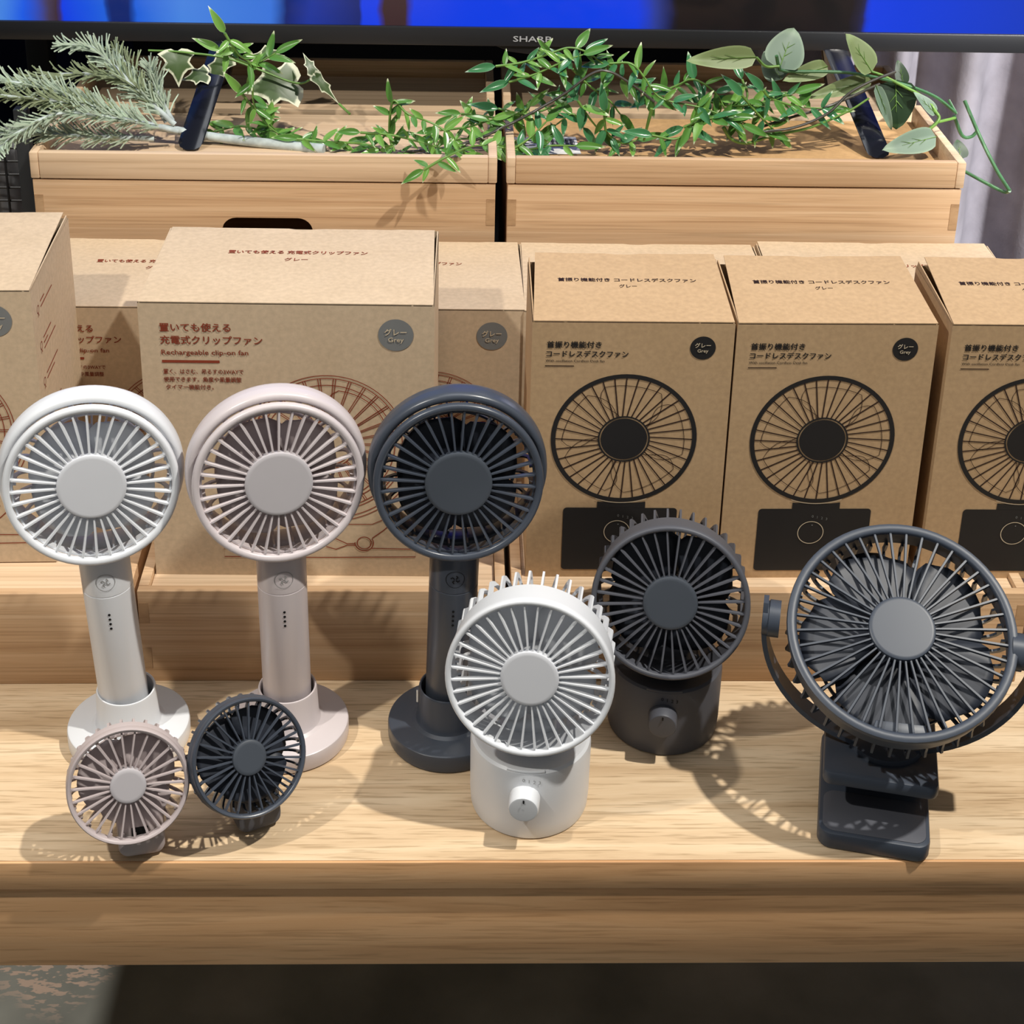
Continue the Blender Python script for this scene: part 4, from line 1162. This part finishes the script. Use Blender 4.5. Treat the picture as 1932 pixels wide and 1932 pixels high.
lance = lambda u: 0.155 * (math.sin(PI * min(1, u ** 0.72)) ** 0.9) * (1 - 0.2 * u) + 0.003
ovate = lambda u: 0.5 * (math.sin(PI * u ** 0.62) ** 0.62) * (1 - 0.05 * u) + 0.002
LANCE = [leaf_me('leaf', lance, 8, 4, 0.4, c, e) for c, e in ((0.05, 0.3), (0.20, 0.75), (-0.12, 0.5), (0.12, 0.0))]
OVATE = leaf_me('leaf', ovate, 12, 6, 0.10, 0.10)
def ivy_me():
    half = [(0.0, 0.0), (0.16, -0.09), (0.34, -0.06), (0.58, 0.06), (0.42, 0.20), (0.36, 0.32), (0.50, 0.50), (0.30, 0.54), (0.17, 0.66), (0.0, 1.0)]
    out = half + [(-x, y) for x, y in half[-2:0:-1]]
    n = len(out); c = (0.0, 0.34)
    verts, rim, faces = [(c[0], c[1], 0.04)], [0.0], []
    for s, r in ((0.45, 0.35), (0.78, 0.6), (1.0, 1.0)):
        for x, y in out:
            verts.append((c[0] + (x - c[0]) * s, c[1] + (y - c[1]) * s, 0.04 - 0.16 * s * s * abs(y - c[1]) + 0.05 * s * abs(x))); rim.append(r)
    for i in range(n):
        j = (i + 1) % n
        faces.append((0, 1 + i, 1 + j))
        for k in (0, 1): faces.append((1 + k * n + i, 1 + (k + 1) * n + i, 1 + (k + 1) * n + j, 1 + k * n + j))
    me = bpy.data.meshes.new('leaf'); me.from_pydata(verts, [], faces)
    at = me.attributes.new('rim', 'FLOAT', 'POINT'); at.data.foreach_set('value', rim)
    soften(me, 80)
    return me
IVY = ivy_me()

def frame(base, ydir, nhint, sx, sy):
    y = Vector(ydir).normalized()
    z = Vector(nhint); z = (z - y * z.dot(y))
    if z.length < 1e-3: z = y.orthogonal()
    z.normalize()
    x = y.cross(z)
    return Matrix(((x.x * sx, y.x * sy, z.x * sy, base[0]), (x.y * sx, y.y * sy, z.y * sy, base[1]), (x.z * sx, y.z * sy, z.z * sy, base[2]), (0, 0, 0, 1)))

TOCAM = Vector((0.0, -0.80, 0.60))
def vine(name, label, stems, bare, stemmat, mats, spacing, lens, seed, skip=(), group=None):
    rnd = random.Random(seed)
    first = stems[list(stems)[0]][0]
    t = thing(name, label, 'plant', (0, 0, 0), 0, group)
    for key, pts in list(stems.items()) + list(bare.items()):
        sp = spline(pts, 6)
        obj('stem', tube('stem', sp, 0.0012 if key in stems else 0.0016, 6, False, (1.1, 0.6)), stemmat, t)
        if key in bare: continue
        acc = 0; side_ = 1
        for a, b in zip(sp[:-1], sp[1:]):
            acc += (b - a).length
            if acc < spacing: continue
            acc = 0
            d = (b - a).normalized()
            for side_ in (-1, 1):
                if rnd.random() < 0.12: continue
                lat = d.cross(TOCAM).normalized() * side_
                ld = (d * rnd.uniform(0.35, 0.9) * (1 if rnd.random() < 0.8 else -1) + lat * rnd.uniform(0.5, 1.0) + Vector((rnd.uniform(-.3, .3), rnd.uniform(-.45, .25), rnd.uniform(-.35, .35))))
                ln = rnd.uniform(*lens)
                base = Vector(a)
                tip = base + ld.normalized() * ln
                if tip.z < 0.2745: ld.z = (0.2755 - base.z) / ln; 
                if tip.y > 0.625: ld.y = -abs(ld.y)
                nh = TOCAM + Vector((rnd.uniform(-.7, .7), rnd.uniform(-.4, .4), rnd.uniform(-.3, .8)))
                obj('leaf', LANCE[rnd.randrange(4)], mats[rnd.randrange(len(mats))], t, frame(base, ld, nh, ln * rnd.uniform(0.85, 1.25), ln))
        # the terminal leaf
        d = (sp[-1] - sp[-2]).normalized(); ln = lens[1]
        if (sp[-1] + d * ln).z < 0.275: d.z = (0.2755 - sp[-1].z) / ln
        obj('leaf', LANCE[0], mats[0], t, frame(sp[-1], d, TOCAM, ln, ln))
        d = (sp[0] - sp[1]).normalized()
        if (sp[0] + d * ln).z < 0.275 and sp[0].y > 0.49: d.z = (0.2755 - sp[0].z) / ln
        obj('leaf', LANCE[1], mats[-1], t, frame(sp[0], d, TOCAM, ln, ln))
    return t
vine('leafy_vine', 'artificial vine sprig rising in front of the television at the left', VINE1, {}, PALE_STEM, [LEAF_GREEN, LEAF_BRIGHT], 0.0085, (0.015, 0.026), 3)
vine('leafy_vine', 'light green artificial vine trailing over the front rim of the left tray', VINE2, {}, PALE_STEM, [LEAF_BRIGHT, LEAF_GREEN], 0.0075, (0.013, 0.023), 5)
vine('leafy_vine', 'dense glossy artificial vine spread over the right tray below the logo', VINE3, BARE3, PALE_STEM, [LEAF_GREEN, LEAF_BRIGHT, LEAF_COOL], 0.0082, (0.014, 0.027), 9)

wr = thing('bare_vine', 'dark bendable wire stems looping through the vine on the right', 'plant', (0, 0, 0))
for pts in WIRES.values(): obj('stem', tube('stem', spline(pts, 7), 0.0013, 6), WIRE_STEM, wr)

pt = thing('broadleaf_sprig', 'artificial sprig with broad grey green leaves at the right tray corner', 'plant', (0, 0, 0))
for key, pts in POTHOS_STEMS.items(): obj('stem', tube('stem', spline(pts, 6), 0.0016 if key in 'abdef' else 0.0013, 6), GREEN_STEM if key in 'adefk' else PALE_STEM, pt)
PM = dict(pale=POTHOS_PALE, grey=POTHOS_GREY, deep=POTHOS_DEEP)
rnd = random.Random(4)
for b, tp, w, kd in POTHOS_LEAVES:
    b = Vector(b); tp = Vector(tp); ln = (tp - b).length
    nh = TOCAM + Vector((rnd.uniform(-.25, .25), 0, rnd.uniform(-.2, .3)))
    M_ = frame(b, tp - b, nh, w, ln)
    lf = obj('leaf', OVATE, PM[kd], pt, M_)
    vp = [(0, u, -0.10 * u * u + 0.012) for u in (0, 0.2, 0.45, 0.65)]
    vv, ff = tube_data([(x * 1, y, z) for x, y, z in vp], 0.012, 5, False, (1.3, 0.4))
    for sgn, u0 in ((-1, 0.2), (1, 0.3), (-1, 0.42), (1, 0.5)):
        v2, f2 = tube_data([(0, u0, 0.012 - 0.1 * u0 * u0), (sgn * 0.16, u0 + 0.16, 0.03 - 0.1 * (u0 + 0.16) ** 2)], 0.008, 4, False, (1.2, 0.3))
        o_ = len(vv); vv += v2; ff += [tuple(o_ + q for q in fc) for fc in f2]
    obj('leaf_vein', me_from('leaf_vein', vv, ff, True), PALE_STEM, lf)

iv = thing('ivy_sprig', 'variegated artificial ivy lying under the television beside its left leg', 'plant', (0, 0, 0))
for pts in IVY_STEMS.values(): obj('stem', tube('stem', spline(pts, 6), 0.0011, 6), PALE_STEM, iv)
for b, tp, w in IVY_LEAVES:
    b = Vector(b); tp = Vector(tp)
    obj('leaf', IVY, IVY_MAT, iv, frame(b, tp - b, TOCAM + Vector((rnd.uniform(-.3, .3), 0, rnd.uniform(-.2, .4))), w, (tp - b).length))

pn = thing('pine_branch', 'frosted artificial pine branch lying across the left tray corner', 'plant', (0, 0, 0))
obj('stem', tube('stem', spline(PINE_STEM, 6), 0.0046, 8, False, (1.15, 0.7)), FROST_STEM, pn)
rnd = random.Random(12)
for key, pts in PINE_SPRIGS.items():
    sp = spline(pts, 14)
    tw = obj('twig', tube('twig', sp, 0.0022, 6, False, (1.2, 0.5)), FROST_STEM, pn)
    vv, ff = [], []
    total = sum((b - a).length for a, b in zip(sp[:-1], sp[1:]))
    run = 0
    for a, b in zip(sp[:-1], sp[1:]):
        d = (b - a).normalized()
        run += (b - a).length
        u = run / total
        if u < 0.10: continue
        nper = max(3, int((b - a).length / 0.0006))
        side_v = d.cross(Vector((0.1, -0.5, 0.8))).normalized(); upv = side_v.cross(d)
        for q in range(nper):
            p0 = a.lerp(b, rnd.random())
            ang = rnd.uniform(0, 2 * PI)
            out = (side_v * math.cos(ang) * 1.2 + upv * math.sin(ang) * 0.8)
            ln = rnd.uniform(0.012, 0.023) * (1.0 - 0.45 * max(0, u - 0.7) / 0.3)
            dirv = (d * rnd.uniform(0.7, 1.2) + out * rnd.uniform(0.55, 1.0)).normalized()
            p2 = p0 + dirv * ln + Vector((0, 0, 0.10 * ln))
            if p2.z < 0.2755 and p2.y > 0.489 and p2.x > -0.395: p2.z = 0.276 + rnd.uniform(0, .004)
            pm = p0.lerp(p2, 0.55) + d * ln * 0.06
            v2, f2 = tube_data([p0, pm, p2], 0.00085, 3, False, (1.0, 0.75))
            o_ = len(vv); vv += v2; ff += [tuple(o_ + r_ for r_ in fc) for fc in f2]
    nd = obj('needles', me_from('needles', vv, ff), FROST if key in ('p1', 'p2', 'p3', 'p6', 'p4') else FROST_DARK, tw)
    nd['kind'] = 'stuff'
